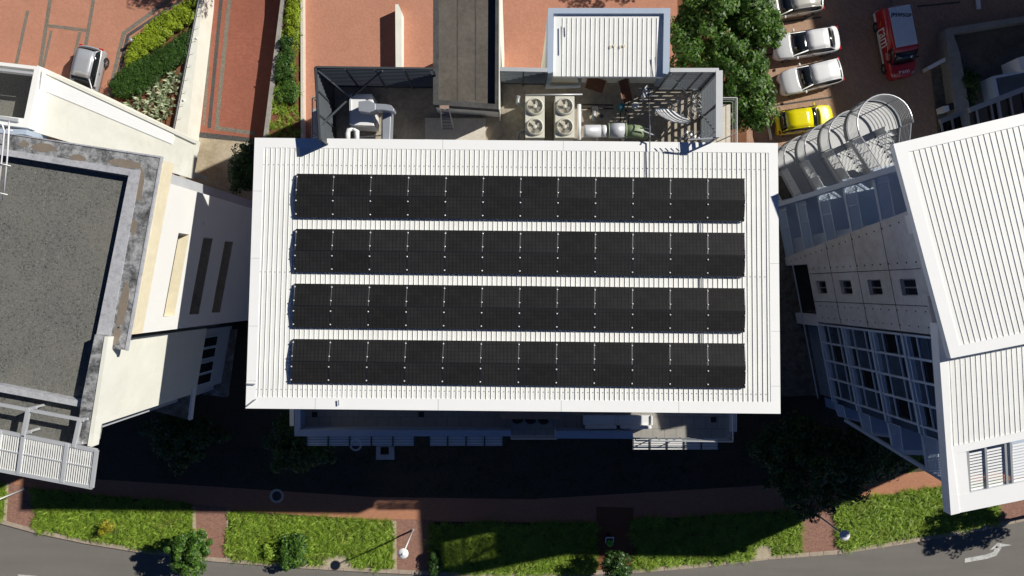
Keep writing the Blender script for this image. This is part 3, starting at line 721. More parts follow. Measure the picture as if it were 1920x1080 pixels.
# wide parapet gutter: outer rim, channel, inner rim
def strip(pts_out, pts_in, z, zb, name, mat, parent=lb):
    mb = MB()
    for i in range(len(pts_out)-1):
        mb.prism([P(*pts_out[i], z), P(*pts_out[i+1], z), P(*pts_in[i+1], z), P(*pts_in[i], z)], zb)
    return mb.build(name, mat, parent)
O = [(-400,188),(25,251),(303,293),(237,658)]
O2 = [(-400,190),(25,253),(300,296),(234,656)]
C1 = [(-400,222),(25,281),(263,319),(214,560),(202,652)]
Iin = [(-400,232),(25,292),(240,329),(180,628)]
strip(O, O2, rz_+.02, 18.42, 'parapet_rim', M['rimconc'])
strip([(-400,190),(25,253),(300,296),(234,656)], [(-400,222),(25,282),(263,320),(203,653)], rz_-.02, 18.3, 'gutter_channel', M['mottled'])
strip([(-400,222),(25,282),(263,320),(203,653)], [(-400,234),(25,294),(241,329),(180,630)], rz_+.03, 17.9, 'parapet_inner_rim', M['rimconc'])
rngp = random.Random(4)
for cx_, cy_, rx_, ry_, an_ in [(82,277,26,8,.1), (146,296,15,6,.12), (235,307,34,8,.16), (262,350,7,32,.13), (251,425,6,16,.15), (231,572,9,44,.2), (45,270,10,5,.1), (218,628,7,18,.2)]:
    pp = []
    for k_ in range(22):
        t_ = 2*math.pi*k_/22; w_ = rngp.uniform(.82, 1.12); xx_, yy_ = rx_*w_*math.cos(t_), ry_*w_*math.sin(t_)
        pp.append(P(cx_+xx_*math.cos(an_)-yy_*math.sin(an_), cy_+xx_*math.sin(an_)+yy_*math.cos(an_), rz_-.012))
    MB().prism(pp, rz_-.05).build('silt_patch', M['mud'], lb)
# lower narrow parapet
z = 19.0
q = [(178,627),(197,631),(164,832),(141,835),(153,750)]
MB().prism([P(x,y,z) for x,y in q], 18).build('parapet', M['mottled'], lb)
MB().prism([P(196,631,z+.04), P(203,632,z+.04), P(172,838,z+.04), P(164,836,z+.04)], 18.5).build('parapet_coping', M['cream'], lb)
MB().prism([P(-400,660,18.7), P(0,722,18.7), P(152,752,18.7), P(150,763,18.7), P(0,735,18.7), P(-400,676,18.7)], 17.8).build('roof_upstand', M['rimconc'], lb)
# east wall with recessed slots
def LX(Y, off=0): return -16.8 + .186*Y + off
def lwall(Y0, Y1, z0, z1, name, mat, off=0, th=.5, parent=lb):
    return MB().prism([Vector((LX(Y0,off),Y0,z1)), Vector((LX(Y1,off),Y1,z1)), Vector((LX(Y1,off)-th,Y1,z1)), Vector((LX(Y0,off)-th,Y0,z1))], z0).build(name, mat, parent)
yn, ys = 4.86, -2.1
lwall(yn+.9, ys, 17.55, 18.41, 'wall_band', M['yellowband'], .02)
slots = [14.65, 11.8, 8.95]
zt = 17.55
lwall(yn, 2.7, 0, 17.55, 'wall', M['whitewall']); lwall(-1.42, ys, 0, 17.55, 'wall', M['whitewall'])
for s in slots:
    lwall(2.7, -1.42, s+1.15, zt, 'wall', M['whitewall']); zt = s
    lwall(2.7, -1.42, s-.02, s+.012, 'sill', M['yellowband'] if s > 14 else M['tancon'], .003, .55)  # ochre puts the sunlit look of the top sill into its colour
    lwall(2.7, -1.42, s, s+1.15, 'window', M['glass'], -.5, .1)
lwall(2.7, -1.42, 0, zt-.02, 'wall', M['whitewall'])
MB().lathe((LX(3.5,.06),3.4,13.2), [(.09,0),(.09,.15),(.04,.18)], 10).build('wall_light', M['lampwhite'], lb)
# body
MB().prism([Vector((LX(4.9)-.55,4.88,17.2)), Vector((LX(-2)-.55,-2.1,17.2)), Vector((-18.95,-2.2,17.2)), Vector((-19.4,-6.6,17.2)), Vector((-48,-2,17.2)), Vector((-48,9.5,17.2)), Vector((-32.5,8.1,17.2)), Vector((-22.5,6.6,17.2)), Vector((-16.4,5.5,17.2))], 4.2).build('wall_core', M['greywall'], lb)
MB().prism([Vector((-17.6,4.6,4.3)), Vector((-20.6,-2.4,4.3)), Vector((-21.5,-5.5,4.3)), Vector((-47,-2,4.3)), Vector((-47,8,4.3))], 0).build('ground_storey', M['stone'], lb)
# projecting cream panel (lower part)
pa, pb = P(203,640,18.96), P(176,800,18.96)
MB().prism([pa+Vector((0,0,0)), pb, pb+Vector((-.5,0,0)), pa+Vector((-.5,0,0))], 8.6).build('wall_panel', M['cream'], lb)
p1 = Vector((pa.x-.3, pa.y-.1, 8.6)); p2 = Vector((pb.x-.3, pb.y, 8.6))
MB().prism([p1, p2, p2+Vector((-1,0,0)), p1+Vector((-1,0,0))], 4.0).build('lower_wall', M['greywall'], lb)
for k in range(2):
    a = p1.lerp(p2, .12+.42*k); b = p1.lerp(p2, .5+.42*k)
    w = MB().prism([Vector((a.x+.06,a.y,8.3)), Vector((b.x+.06,b.y,8.3)), Vector((b.x-.02,b.y,8.3)), Vector((a.x-.02,a.y,8.3))], 6.2).build('window', M['windowblue'], lb)
    for j in range(2):
        c0 = a.lerp(b, .06+.5*j); c1 = a.lerp(b, .44+.5*j)
        for (z0_, z1_) in ((6.3,7.5),(7.56,8.2)):
            MB().prism([Vector((c0.x+.09,c0.y,z1_)), Vector((c1.x+.09,c1.y,z1_)), Vector((c1.x+.05,c1.y,z1_)), Vector((c0.x+.05,c0.y,z1_))], z0_).build('pane', M['glass'], w)
MB().prism([P(418,616,4.2), P(442,618,4.2), P(425,745,4.2), P(380,740,4.2)], 3.9).build('ledge', M['mottledlow'], lb)
MB().prism([P(272,766,9.2), P(362,727,9.2), P(354,787,9.2)], 8.9).build('canopy_slab', M['mottledlow'], lb)
MB().prism([P(359,727,9.25), P(363,727,9.25), P(356,788,9.25), P(352,787,9.25)], 8.85).build('canopy_edge', M['whitewall'], lb)
w = MB().prism([P(184,782,11), P(292,745,11), P(290,752,11), P(186,788,11)], 9.6).build('window', M['windowblue'], lb)
# pergola + slatted sunshade
pg = thing('slatted_sunshade', P(90,860,19.2), 'white slatted steel sunshade cantilevered off the gravel roof at lower left', 'sunshade')
z = 19.3
mb = MB()
def PB(t, s):  # t along left->right, s across top->bottom
    return P(-260,756,z).lerp(P(182,845,z), t).lerp(P(-270,830,z).lerp(P(173,914,z), t), s)
n = 104
for i in range(n): t = (i+.5)/n; mb.beam(PB(t,.03), PB(t,.97), .055, .02)
mb.build('slats', M['white'], pg)
mb = MB()
for s, w in ((0,.16),(1,.16),(.47,.05)): mb.beam(PB(0,s), PB(1,s), w, .1)
for t in (0, .17, .37, .59, .69, .875, 1): mb.beam(PB(t,-.02)+Vector((0,0,.03)), PB(t,1.0)+Vector((0,0,.03)), .16, .1)
mb.build('frame', M['lightmetal'], pg)
mb = MB()
for a, b in [((-60,747),(158,788)), ]: mb.beam(P(*a,19.3), P(*b,19.3), .13)
for a, b in [((54,766),(44,818)), ((150,787),(139,838))]: mb.beam(P(*a,19.3), P(*b,19.3), .16)
for a in [(54,766),(44,812),(150,787),(140,832)]: mb.beam(P(*a,19.3), Vector((P(*a,19.3).x, P(*a,19.3).y, gz)), .1); mb.beam(P(*a,19.3), P(*a,19.3)+Vector((.35,.04,0)), .1)
mb.build('support_beam', M['lightmetal'], pg)
# hooped ladder
mb = MB()
pts0 = [P(-3,360,18.9), P(3,300,19.4), P(8,245,19.9), P(4,233,20.0), P(-8,230,20.0)]; pts1 = [P(6,375,18.9), P(14,290,19.5), P(17,238,19.9), P(17,228,19.7)]
mb.tube(pts0, .035, 8); mb.tube(pts1, .035, 8)
for y, x in ((242,10),(308,6),(362,0)): mb.tube([P(x-14,y-3,19.4), P(x+14,y+3,19.4)], .025, 6)
t = thing('access_ladder', P(5,300,18.3), 'white hooped access ladder on the edge of the gravel roof', 'ladder'); mb.build('rails', M['lampwhite'], t, True)

# cream wedge canopy
wd = thing('wedge_canopy', P(210,230,2.5), 'cream wedge shaped canopy with a bright white strip above the parked silver car', 'canopy')
z = 4.6
MB().prism([P(70,122,z), P(200,180,z), P(367,262,z), P(354,333,z), P(60,246,z)], 3.9).build('slab', M['cream'], wd)
MB().prism([P(84,140,z+.05), P(326,252,z+.05), P(322,270,z+.05), P(78,168,z+.05)], z-.1).build('roof_strip', M['trim'], wd)
MB().prism([P(72,124,z+.12), P(368,263,z+.12), P(366,269,z+.12), P(71,131,z+.12)], z-.1).build('edge_upstand', M['cream'], wd)
MB().prism([P(62,232,z-.05), P(352,318,z-.05), P(351,326,z-.05), P(60,240,z-.05)], 1.6).build('wall', M['cream'], wd)
sheet('step', [(300,325),(360,345),(350,365),(290,350)], .8, M['tancon'], .4)

# white parapet box building, left edge
wb = thing('white_parapet_building', P(20,180,2.5), 'white walled flat roof box with a deep shaded roof well at the left edge', 'building')
z = 5.3
o_ = [P(-300,82,z), P(76,125,z), P(53,240,z), P(-300,195,z)]; i_ = [P(-290,89,z), P(64,130,z), P(45,222,z), P(-290,182,z)]
MB().ring(o_, i_, 1.6).build('wall', M['whitewall'], wb)
MB().prism([P(-295,85,3.2), P(66,127,3.2), P(45,230,3.2), P(-295,190,3.2)], 3.0).build('roof', M['gravel'], wb)
mb = MB(); mb.beam(P(-300,95,5.2), P(62,138,5.2), .16, .2); mb.beam(P(-100,205,5.35), P(36,226,5.35), .2, .2); mb.beam(P(-300,182,5.0), P(48,228,5.0), .25, .2); mb.build('roof_beam', M['lightmetal'], wb)
mb = MB(); mb.tube([P(82,128,5.4), P(78,150,5.3), P(76,164,5.1)], .05, 6); mb.build('rain_pipe', M['whitewall'], wb)
MB().prism([P(-300,226,6), P(50,243,6), P(48,252,6), P(-300,240,6)], 4).build('blue_panel', M['blue'], wb)

# ================================================================== RIGHT BUILDING
rb_ = thing('white_roof_building', (22,0,0), 'white roofed concrete building with glazed side at the right edge', 'building')
zu, zl = 21.3, 20.3
def quad_roof(name, q, z, th, mat, parent): return MB().prism([P(x,y,z) for x,y in q], z-th).build(name, mat, parent)
UQ = [(1675,270),(2300,122),(2380,555),(1783,672)]
quad_roof('roof', UQ, zu-.06, .3, M['white'], rb_)
def bil(q, z):
    a = [P(x,y,z) for x,y in q]
    return lambda u, v: a[0].lerp(a[1], u).lerp(a[3].lerp(a[2], u), v)
f1 = bil(UQ, zu)
def ringroof(f, z, ua, ub, va, vb, parent):
    o_ = [f(0,0), f(1,0), f(1,1), f(0,1)]; i_ = [f(ua,va), f(ub,va), f(ub,vb), f(ua,vb)]
    return MB().ring(o_, i_, z-.3).build('roof_flashing', M['trim'], parent)
ringroof(f1, zu, .035, .98, .05, .95, rb_)
ribs(lambda u, v: f1(u,v)+Vector((0,0,-.062)), 54, .028, .98, .05, .95, .026, .017, M['white'], rb_)
LQ = [(1762,600),(2400,470),(2480,860),(1783,965)]
f2 = bil(LQ, zl)
mb = MB()
def LP(x, y): return P(x, y, zl-.06)
mb.prism([LP(1764,600), LP(2400,470), LP(2440,700), LP(1784,840)], zl-.36); mb.build('roof', M['white'], rb_)
# white frame round louvred opening
def fr4(x0y0, n=None): pass
def prisml(pts, zt, zb, name, mat, parent): return MB().prism([P(x,y,zt) for x,y in pts], zb).build(name, mat, parent)
prisml([(1757,606),(1776,606),(1784,838),(1800,962),(1783,966)], zl+.03, zl-.5, 'roof_flashing', M['trim'], rb_)
prisml([(1784,838),(2440,698),(2440,712),(1786,852)], zl, zl-.4, 'roof_flashing', M['trim'], rb_)
prisml([(1786,852),(1812,847),(1818,924),(1793,930)], zl-.01, zl-.4, 'roof_frame', M['trim'], rb_)
prisml([(1793,930),(1818,924),(2450,790),(2450,830),(1797,962)], zl+.0, zl-.4, 'roof_frame', M['trim'], rb_)
# louvres in the opening
mb = MB()
for i in range(13):
    y0 = 850 + 72*(i+.5)/13
    for xa, xb in ((1814,1846),(1848,1882),(1898,1990)):
        a = P(xa, y0-(xa-1814)*.205, zl-.15); b = P(xb, y0-(xb-1814)*.205, zl-.15); mb.beam(a, b, .085, .03)
lv = mb.build('louvre_blades', M['trim'], rb_)
for x in (1814,1847,1884,1894,1990): MB().beam(P(x, 846-(x-1814)*.205, zl-.1), P(x+4, 922-(x-1814)*.205, zl-.1), .09, .08).build('louvre_frame', M['greymetal'], rb_)
# ribs lower roof
f3 = lambda u, v: P(1784+(2440-1784)*u + (-8 if v < .5 else 0), (672-(656*u)*.18 if v < .5 else 838-656*u*.2134), zl-.062)
ribs(f3, 67, .0, .985, 0, 1, .024, .015, M['white'], rb_)
# facade plane
def FP(px, py):
    d = 18.1/((px-960) - .19*(py-540)); return Vector(((px-960)*d, -(py-540)*d, H-F*d))
def FX(Y, off=0): return 18.1 - .19*Y + off
def fpan(Y0, Y1, z0, z1, name, mat, off=0, th=.3, parent=rb_):
    return MB().prism([Vector((FX(Y0,off),Y0,z1)), Vector((FX(Y1,off),Y1,z1)), Vector((FX(Y1,off)+th,Y1,z1)), Vector((FX(Y0,off)+th,Y0,z1))], z0).build(name, mat, parent)
# concrete wall: main part with windows cut as gaps at Y -.38..+.38
def yn_(z): return 2.0 + (z-4.5)*.095    # leaning north edge
def wallpoly(Y0z, Y1z, z0, z1, name='wall', off=0, th=.35, mat='facade_conc'):
    # Y0z/Y1z functions of z
    vs = []
    for o2 in (0, th):
        for z_, fn in ((z0,Y0z),(z0,Y1z),(z1,Y1z),(z1,Y0z)):
            Y = fn(z_); vs.append(Vector((FX(Y,off)+o2, Y, z_)))
    return MB().add(vs, [(3,2,1,0),(4,5,6,7),(0,1,5,4),(1,2,6,5),(2,3,7,6),(3,0,4,7)]).build(name, M[mat], rb_)
k = lambda c: (lambda z_: c)
zf = [4.55, 7.65, 10.75, 13.85, 16.95]
wallpoly(yn_, k(.42), 7.5, 19.9); wallpoly(yn_, k(1.45), 0, 7.5); wallpoly(k(-.35), k(-2.05), 7.5, 19.5); wallpoly(k(-1.6), k(-2.3), 0, 7.5)
zz = 7.5
for w0 in (8.25, 11.35, 14.45, 17.5):
    if w0 > zz: wallpoly(k(.42), k(-.35), zz, w0)
    zz = w0+1.3
    wf = fpan(.42, -.35, w0, w0+1.3, 'window', M['lightmetal'], .2, .05)
    fpan(.36, .05, w0+.06, w0+1.24, 'pane', M['glass'], .16, .05, wf); fpan(-.01, -.3, w0+.06, w0+1.24, 'pane', M['glass'], .16, .05, wf)
wallpoly(k(.42), k(-.35), zz, 19.9)
fpan(1.45, -1.6, 3.5, 7.5, 'dark_opening', M['glass'], .5, .1); fpan(1.45, -1.6, 0, 3.5, 'wall', M['facade_conc'])
# panel joints and tie holes
mb = MB(); hl = MB()
for z_ in (10.55, 13.65, 16.75):
    mb.beam((FX(yn_(z_)-.03,-.002),yn_(z_)-.03,z_), (FX(-2.0,-.002),-2.0,z_), .02, .03)
for Y in (.85,-.8):
    mb.beam((FX(Y,-.002),Y,7.6), (FX(Y,-.002),Y,19.4), .02, .03)
for z_ in np.arange(5.2, 19.3, .775):
    for Y in (1.15, yn_(z_)-.35):
        hl.box((FX(Y,-.005), Y, z_), (.03,.07,.07))
    if z_ > 7.8:
        for Y in (-1.05, -1.75): hl.box((FX(Y,-.005), Y, z_), (.03,.06,.06))
mb.build('panel_joint', M['hole'], rb_); hl.build('tie_hole', M['hole'], rb_)
# glazed curtain wall Y -2.2..-6.6
ycol = [-2.2,-3.27,-4.35,-5.42,-6.5]
zcur = [7.6, 10.7, 13.8, 16.9, 19.3]
for i in range(4):
    zb, zt = zcur[i], min(zcur[i+1], 19.2)
    # spandrel double mullion between storeys
    fpan(-2.2, -6.9, zb-.12, zb+.05, 'storey_rail', M['windowblue'], -.08, .2); fpan(-2.2, -6.9, zb+.25, zb+.33, 'storey_rail', M['windowblue'], -.06, .15)
    for j in range(4):
        Y0, Y1 = ycol[j], ycol[j+1]
        w = fpan(Y0, Y1, zb+.05, zt-.12, 'window', M['windowblue'], .12, .03)
        # frame bars as sub parts, dark panes
        zz = [zb+.4, zb+1.15, zb+2.45, zt-.2] if zt > zb+2.6 else [zb+.4, zb+1.0, zb+1.9, zt-.15]
        for q in range(3):
            if zz[q+1] > zz[q]+.1:
                fpan(Y0-.05, Y1+.05, zz[q]+.04, zz[q+1]-.04, 'pane', M['bluegl'] if (i+j*2+q) % 3 else M['glass'], .08 if q != 1 else .06, .03, w)
    mb = MB()
    for j in range(5): Y = ycol[j]; mb.beam((FX(Y,-.02),Y,zb+.05), (FX(Y,-.02),Y,zt), .06, .1)
    for zq in (zb+1.15, zb+2.45):
        if zq < zt: mb.beam((FX(-2.2,0),-2.2,zq), (FX(-6.5,0),-6.5,zq), .07, .07)
    for j in (1, 3):  # opening sash frames
        Y0, Y1 = ycol[j], ycol[j]-.06
    mb.build('mullions', M['windowblue'], rb_)
    fpan(-6.5, -6.95, zb-.1, zt, 'end_panel', M['bluegl'], .05, .1)
fpan(-2.2, -7, 0, 4.3, 'lower_wall', M['stone'], .3, .3); fpan(-2.2, -7, 4.3, 7.45, 'lower_opening_shade', M['glass'], .6, .1); MB().beam((FX(1.5,-.05),1.5,5.4), (FX(-7,-.05),-7,5.4), .05).build('lower_rail', M['windowblue'], rb_)  # black shade of the lower opening put in as a dark glass sheet
# core body behind facades
MB().prism([Vector((FX(3.2,.6),3.2,19.0)), Vector((36,3.2,19.0)), Vector((38,-8.6,19.0)), Vector((FX(-8,2.6),-8.4,19.0)), Vector((FX(-6.9,2.6),-6.9,19.0)), Vector((FX(-6.9,.6),-6.9,19.0))], 0).build('wall_core', M['blue'], rb_)
MB().prism([P(1742,396,20.9), P(2300,300,20.9), P(2300,560,20.9), P(1806,645,20.9)], 19.0).build('attic_wall', M['whitewall'], rb_)
# north galleries with rails
for i, z_ in enumerate(zf):
    yb = yn_(z_)
    MB().prism([Vector((FX(5.6,.02),5.6,z_)), Vector((FX(yb,.02),yb,z_)), Vector((24,yb,z_)), Vector((23.5,7.0,z_)), Vector((19.6,6.2,z_))], z_-.22).build('gallery_slab', M['blue'] if i < 4 else M['blue'], rb_)
    mb = MB(); rail(mb, [(FX(5.5,.08),5.5,z_), (FX(yb+.05,.08),yb+.05,z_)], 1.05, 1.6, 9, .028, .012); mb.build('gallery_railing', M['windowblue'], rb_)
    if z_ > 7:
        MB().prism([Vector((FX(-6.9,.02),-6.95,z_)), Vector((FX(-8.4,.02),-7.9-.11*(z_-9),z_)), Vector((24,-8.6,z_)), Vector((24,-6.95,z_))], z_-.22).build('gallery_slab', M['blue'], rb_)
        mb = MB(); rail(mb, [(FX(-6.95,.05),-6.95,z_), (FX(-7.8,.05),-7.8-.11*(z_-9),z_), (23,-8.4,z_)], 1.05, 1.4, 9, .03, .012); mb.build('gallery_railing', M['windowblue'], rb_)
mb = MB(); mb.beam((FX(-7.6),-7.75,8.8), (FX(-8.9),-8.9,19.0), .16); mb.build('raking_strut', M['blue'], rb_)
# north column beam
MB().prism([Vector((16.98,5.45,19.6)), Vector((17.22,5.45,19.6)), Vector((17.22,5.17,19.6)), Vector((16.98,5.17,19.6))], 4).build('column', M['blue'], rb_)
# stone terrace beside building
sheet('stone_terrace', [(1440,330),(1505,330),(1528,470),(1560,740),(1440,745)], 4.2, M['stone'], -.2)

# ------------------------------------------------------------------ stair tower
st = thing('stair_tower', (17.9,7.5,0), 'tall stack of rounded steel stair landings with curved tube railings beside the yellow car', 'staircase')
ax = Vector((.25,-.968,0)).normalized(); sd = Vector((ax.y*-1, ax.x, 0))   # sd: to the right
sd = Vector((.968,.25,0)).normalized()
C0 = Vector((17.85,7.95,0)); RR = 1.32
LV = [15.4, 12.3, 9.2, 6.1, 3.0]
for li, z_ in enumerate(LV):
    arc = [C0 + (-ax)*RR*math.sin(t) + sd*RR*-math.cos(t) for t in np.linspace(0, math.pi, 17)]
    pts = [p + Vector((0,0,z_)) for p in arc]
    ext = [pts[-1] + ax*.35, pts[0] + ax*.35]
    MB().prism(pts + ext, z_-.12).build('landing', M['stairgrey'], st)
    # fascia ring
    mb = MB(); full = [pts[0]+ax*.35] + pts + [pts[-1]+ax*.35]
    for a, b in zip(full, full[1:]): mb.beam(a-Vector((0,0,.1)), b-Vector((0,0,.1)), .07, .34)
    mb.build('fascia', M['fascia'], st)
    # curved railing
    mb = MB(); hp = [p + Vector((0,0,1.1)) for p in full]; MB().tube(hp, .045, 8).build('handrail', M['alu'], st, True)
    for j in range(7): mb.tube([p + Vector((0,0,.14+.13*j)) for p in full], .012, 5)
    for q in (0, 5, 9, 13, 18): mb.tube([full[q], full[q]+Vector((0,0,1.1))], .025, 6)
    mb.build('railing', M['greymetal'], st, True)
    # flights: left one rising to the gallery above, right one going down
    def flight(side, rise, name):
        n = 9; L = 2.45; w = 1.12; mb = MB(); rs = MB()
        c = C0 + ax*.35 + sd*(.66*side)
        for s in range(n):
            p = c + ax*(L*(s+.5)/n); zt = z_ + rise*(s+1)/n - (0 if rise > 0 else -rise/n*0)
            a = math.atan2(ax.y, ax.x)
            mb.box(p + Vector((0,0,zt-.03)), (L/n+.03, w, .05), rz=a)
        mb.build(name, M['stairgrey'], st)
        sg = MB()
        for e in (-1, 1):
            q = c + sd*(w/2+.03)*e; sg.beam(q + Vector((0,0,z_-.05)), q + ax*L + Vector((0,0,z_+rise-.05)), .05, .26)
        sg.build('stringer', M['greymetal'], st)
        rl = MB()
        for e in ((-1,) if side < 0 else (1,)):
            q = c + sd*(w/2+.03)*e; a0 = q + Vector((0,0,z_)); b0 = q + ax*L + Vector((0,0,z_+rise))
            rl.tube([a0+Vector((0,0,1.05)), b0+Vector((0,0,1.05))], .03, 7)
            for j in range(7): u = Vector((0,0,.14+.125*j)); rl.tube([a0+u, b0+u], .012, 4)
            for kk in range(4): p = a0.lerp(b0, kk/3); rl.tube([p, p+Vector((0,0,1.05))], .02, 5)
        q = c - sd*(w/2+.05)*side; a0 = q + Vector((0,0,z_)); b0 = q + ax*L + Vector((0,0,z_+rise))
        rl.tube([a0+Vector((0,0,1.05)), b0+Vector((0,0,1.05))], .025, 6)
        for j in range(5): u = Vector((0,0,.2+.17*j)); rl.tube([a0+u, b0+u], .012, 4)
        rl.build('flight_railing', M['lightmetal'], st)
    flight(-1, 1.5, 'flight'); flight(1, -1.5, 'flight')
# centre wall post
mb = MB(); p = C0 + ax*.35; mb.beam(p, p+Vector((0,0,16.5)), .14, .3); mb.build('centre_post', M['greymetal'], st)

# ------------------------------------------------------------------ shaded yard upper right
yw = thing('yard_wall', P(1800,140,0), 'thick grey wall turning a corner in the shaded yard at top right', 'wall')
z = 1.1
MB().prism([P(1772,55,z), P(1781,52,z), P(1788,64,z), P(1800,100,z), P(1835,300,z), P(1805,300,z)], 0).build('wall', M['concrete'], yw)
MB().prism([P(1781,52,z), P(2300,-30,z), P(2300,-22,z), P(1788,63,z)], 0).build('wall', M['concrete'], yw)
sheet('yard_floor', [(1790,62),(2300,-22),(2300,400),(1830,300)], .5, M['membrane'], 0)
sheet('yard_pad', [(1748,131),(1790,125),(1830,300),(1765,300)], .12, M['stone'], 0)
t = wallthing('white_upstand', [(1739,125),(1780,103),(1783,110),(1742,131)], .7, 0, M['whitewall'], 'slanted white low wall beside the grey yard wall')
t = thing('meter_box', P(1770,208,0), 'small white box standing in the shaded yard left of the grey wall', 'box')
MB().box(P(1768,206,.5), (.45,.4,.8), rz=.2).build('cabinet', M['whitewall'], t); MB().box(P(1778,202,.5), (.4,.45,.9), rz=.2).build('back', M['plastic'], t)
gl = thing('glazed_canopy', P(1880,200,4), 'dark glazed canopy with grey bars between the yard wall and white roof', 'canopy')
z = 8
mb = MB(); fr = [((1817,207),(1925,165)), ((1925,165),(2300,20))]
for a, b in fr: mb.beam(P(*a,z), P(*b,z), .3, .2)
mb.beam(P(1762,228,z-2), P(1804,211,z-2), .3, .2)
for x in (1830,1857,1870,1893,1920,1950): mb.beam(P(x, 207-(x-1817)*.39, z-.05), P(x+9, 260-(x-1817)*.39, z-.05), .07 if x != 1870 else .18, .1)
mb.beam(P(1850,240,z), P(1925,210,z), .06, .06)
for x in (1764,1784,1802): mb.beam(P(x, 228-(x-1762)*.4, z-2.05), P(x+6, 262-(x-1762)*.4, z-2.05), .1, .1)
mb.build('frame', M['greymetal'], gl)
MB().prism([P(1817,210,z-.2), P(1925,168,z-.2), P(1935,290,z-.2), P(1825,290,z-.2)], z-.25).build('pane', M['glass'], gl)
MB().prism([P(1762,232,z-2.3), P(1804,214,z-2.3), P(1812,290,z-2.3), P(1768,290,z-2.3)], z-2.35).build('pane', M['glass'], gl)
sk = thing('skylight', P(1890,160,1.3), 'blue framed skylight box in the shaded gravel yard', 'skylight')
o_ = [P(1861,143,1.8), P(1990,118,1.8), P(2000,190,1.8), P(1870,190,1.8)]; i_ = [P(1867,146,1.8), P(1985,123,1.8), P(1993,186,1.8), P(1875,186,1.8)]
MB().ring(o_, i_, .5).build('frame', M['windowblue'], sk); MB().prism([P(1865,145,1.6), P(1988,121,1.6), P(1996,188,1.6), P(1873,188,1.6)], 1.5).build('pane', M['bluegl'], sk)
MB().prism([P(1909,108,2.2), P(1940,100,2.2), P(1945,130,2.2), P(1914,132,2.2)], .5).build('white_box', M['whitewall'], sk)
V, Fc = crown(P(1820,165,.9), (.5,1.6,.35), 30, 60, .09, 44, .3); tt = thing('shrub_bed', P(1822,155,.5), 'dark leafy shrubs in shade along the inside of the yard wall', 'shrubs'); np_mesh('foliage', V, Fc, M['leaf_dark'], tt)
# street sign post in shade at top right
tag(MB().box(P(1834,5,.3), (.25,.9,.12), rz=.1).build('bollard_bar', M['lampwhite']), 'small pale blue white bar on the shaded paving at the top right', 'barrier')
# neighbouring building outside the frame that shades the car park
nb = thing('neighbour_building', (50,25,0), 'grey neighbouring block standing beyond the right edge of the frame', 'building')
bp = [Vector((43.2,31,18)), Vector((47.5,13.5,18)), Vector((75,9,18)), Vector((75,60,18)), Vector((40,50,18))]
MB().prism(bp, 0).build('wall', M['greywall'], nb); MB().prism([Vector((p.x*1.0, p.y, 18.3)) for p in bp], 18.0).build('roof', M['white'], nb)
MB().prism([Vector((39.5,11.5,28)), Vector((39.5,17.9,28)), Vector((43.0,19.4,28)), Vector((43.0,11.5,28))], 0).build('tower', M['greywall'], nb)  # unseen tower, added and shaped to shade the lower stair landings

# ================================================================== ROOF PLANT EQUIPMENT
def condenser(x0, label):
    t = thing('condenser_unit', P(x0+18, 222, dz), label, 'air conditioner', group='twin fan condensers on the plant deck')
    zt = dz+1.5; a, b = P(x0,180,zt), P(x0+36,258,zt); cx = (a.x+b.x)/2; cy = (a.y+b.y)/2; w = b.x-a.x; h = a.y-b.y
    # body as a box with open top, top plate ring segments round two fan throats
    MB().box((cx,cy,(dz+.1+zt-.03)/2), (w,h,zt-.03-dz-.1)).build('casing', M['condenser'], t, bevel=.015)
    MB().box((cx,cy,dz+.06), (w+.06,h+.06,.1)).build('base_frame', M['darkmetal'], t)
    for k in (0, 1):
        c = Vector((cx, cy + (h*.245 if k == 0 else -h*.245), zt-.03)); r = w*.40
        sh = MB().lathe(c, [(r+.07,0),(r+.03,.12),(r,.16),(r-.015,.16),(r-.02,.0)], 32).build('fan_shroud', M['condenser'], t, True)
        MB().lathe(c+Vector((0,0,.004)), [(r-.02,0),(0.0001,.002)], 32).build('throat', M['fandark'], sh)
        fb = MB()
        for q in range(4):
            an = q*math.pi/2 + .5 + k; n = 6
            vs = []
            for s in range(n+1):
                for rr in (r*.24, r*.93): th = an + .95*s/n; vs.append(c + Vector((rr*math.cos(th), rr*math.sin(th), .03+.06*s/n)))
            fb.add(vs, [(2*s, 2*s+1, 2*s+3, 2*s+2) for s in range(n)])
        fb.build('fan_blades', M['fan'], sh); MB().lathe(c+Vector((0,0,.05)), [(r*.26,0),(r*.26,.06),(r*.2,.075),(.0001,.08)], 20).build('hub', M['condenser'], sh, True)
        gm = MB()
        for rr in np.linspace(r*.3, r*.98, 6):
            pp = [c+Vector((rr*math.cos(tt), rr*math.sin(tt), .15)) for tt in np.linspace(0, 2*math.pi, 25)]; gm.tube(pp, .004, 4, caps=False)
        gm.build('fan_guard', M['condenser'], sh)
condenser(985, 'left of the two cream twin fan condensers on the plant deck'); condenser(1041, 'right of the two cream twin fan condensers, nearer the white pipe')
def pipe(pts, r, label, m, name='pipe', n=12, cat='pipe', group=None):
    mb = MB().tube(pts, r, n); o = mb.build(name, M[m], None, True); return tag(o, label, cat, group)
pipe([P(1023,163,17.0), P(1087,161,17.0), P(1087,148,17.3)], .10, 'lagged grey blue pipe under the front of the small white roof', 'ductgrey')
pipe([P(1086,196,17.0), P(1086,262,17.0)], .09, 'white vertical run of pipe just right of the right condenser', 'pvc')
pipe([P(985,178,17.4), P(1092,177,17.4)], .035, 'thin grey rail pipe across the back of both condensers', 'lightmetal')
pipe([P(972,180,16.8), P(970,192,16.8), P(984,200,16.6)], .1, 'curved lagged pipe elbow at the left of the left condenser', 'greymetal')
pipe([P(972,262,16.8), P(972,250,16.8), P(984,245,16.6)], .09, 'curved lagged pipe elbow by the lower left of the left condenser', 'greymetal')
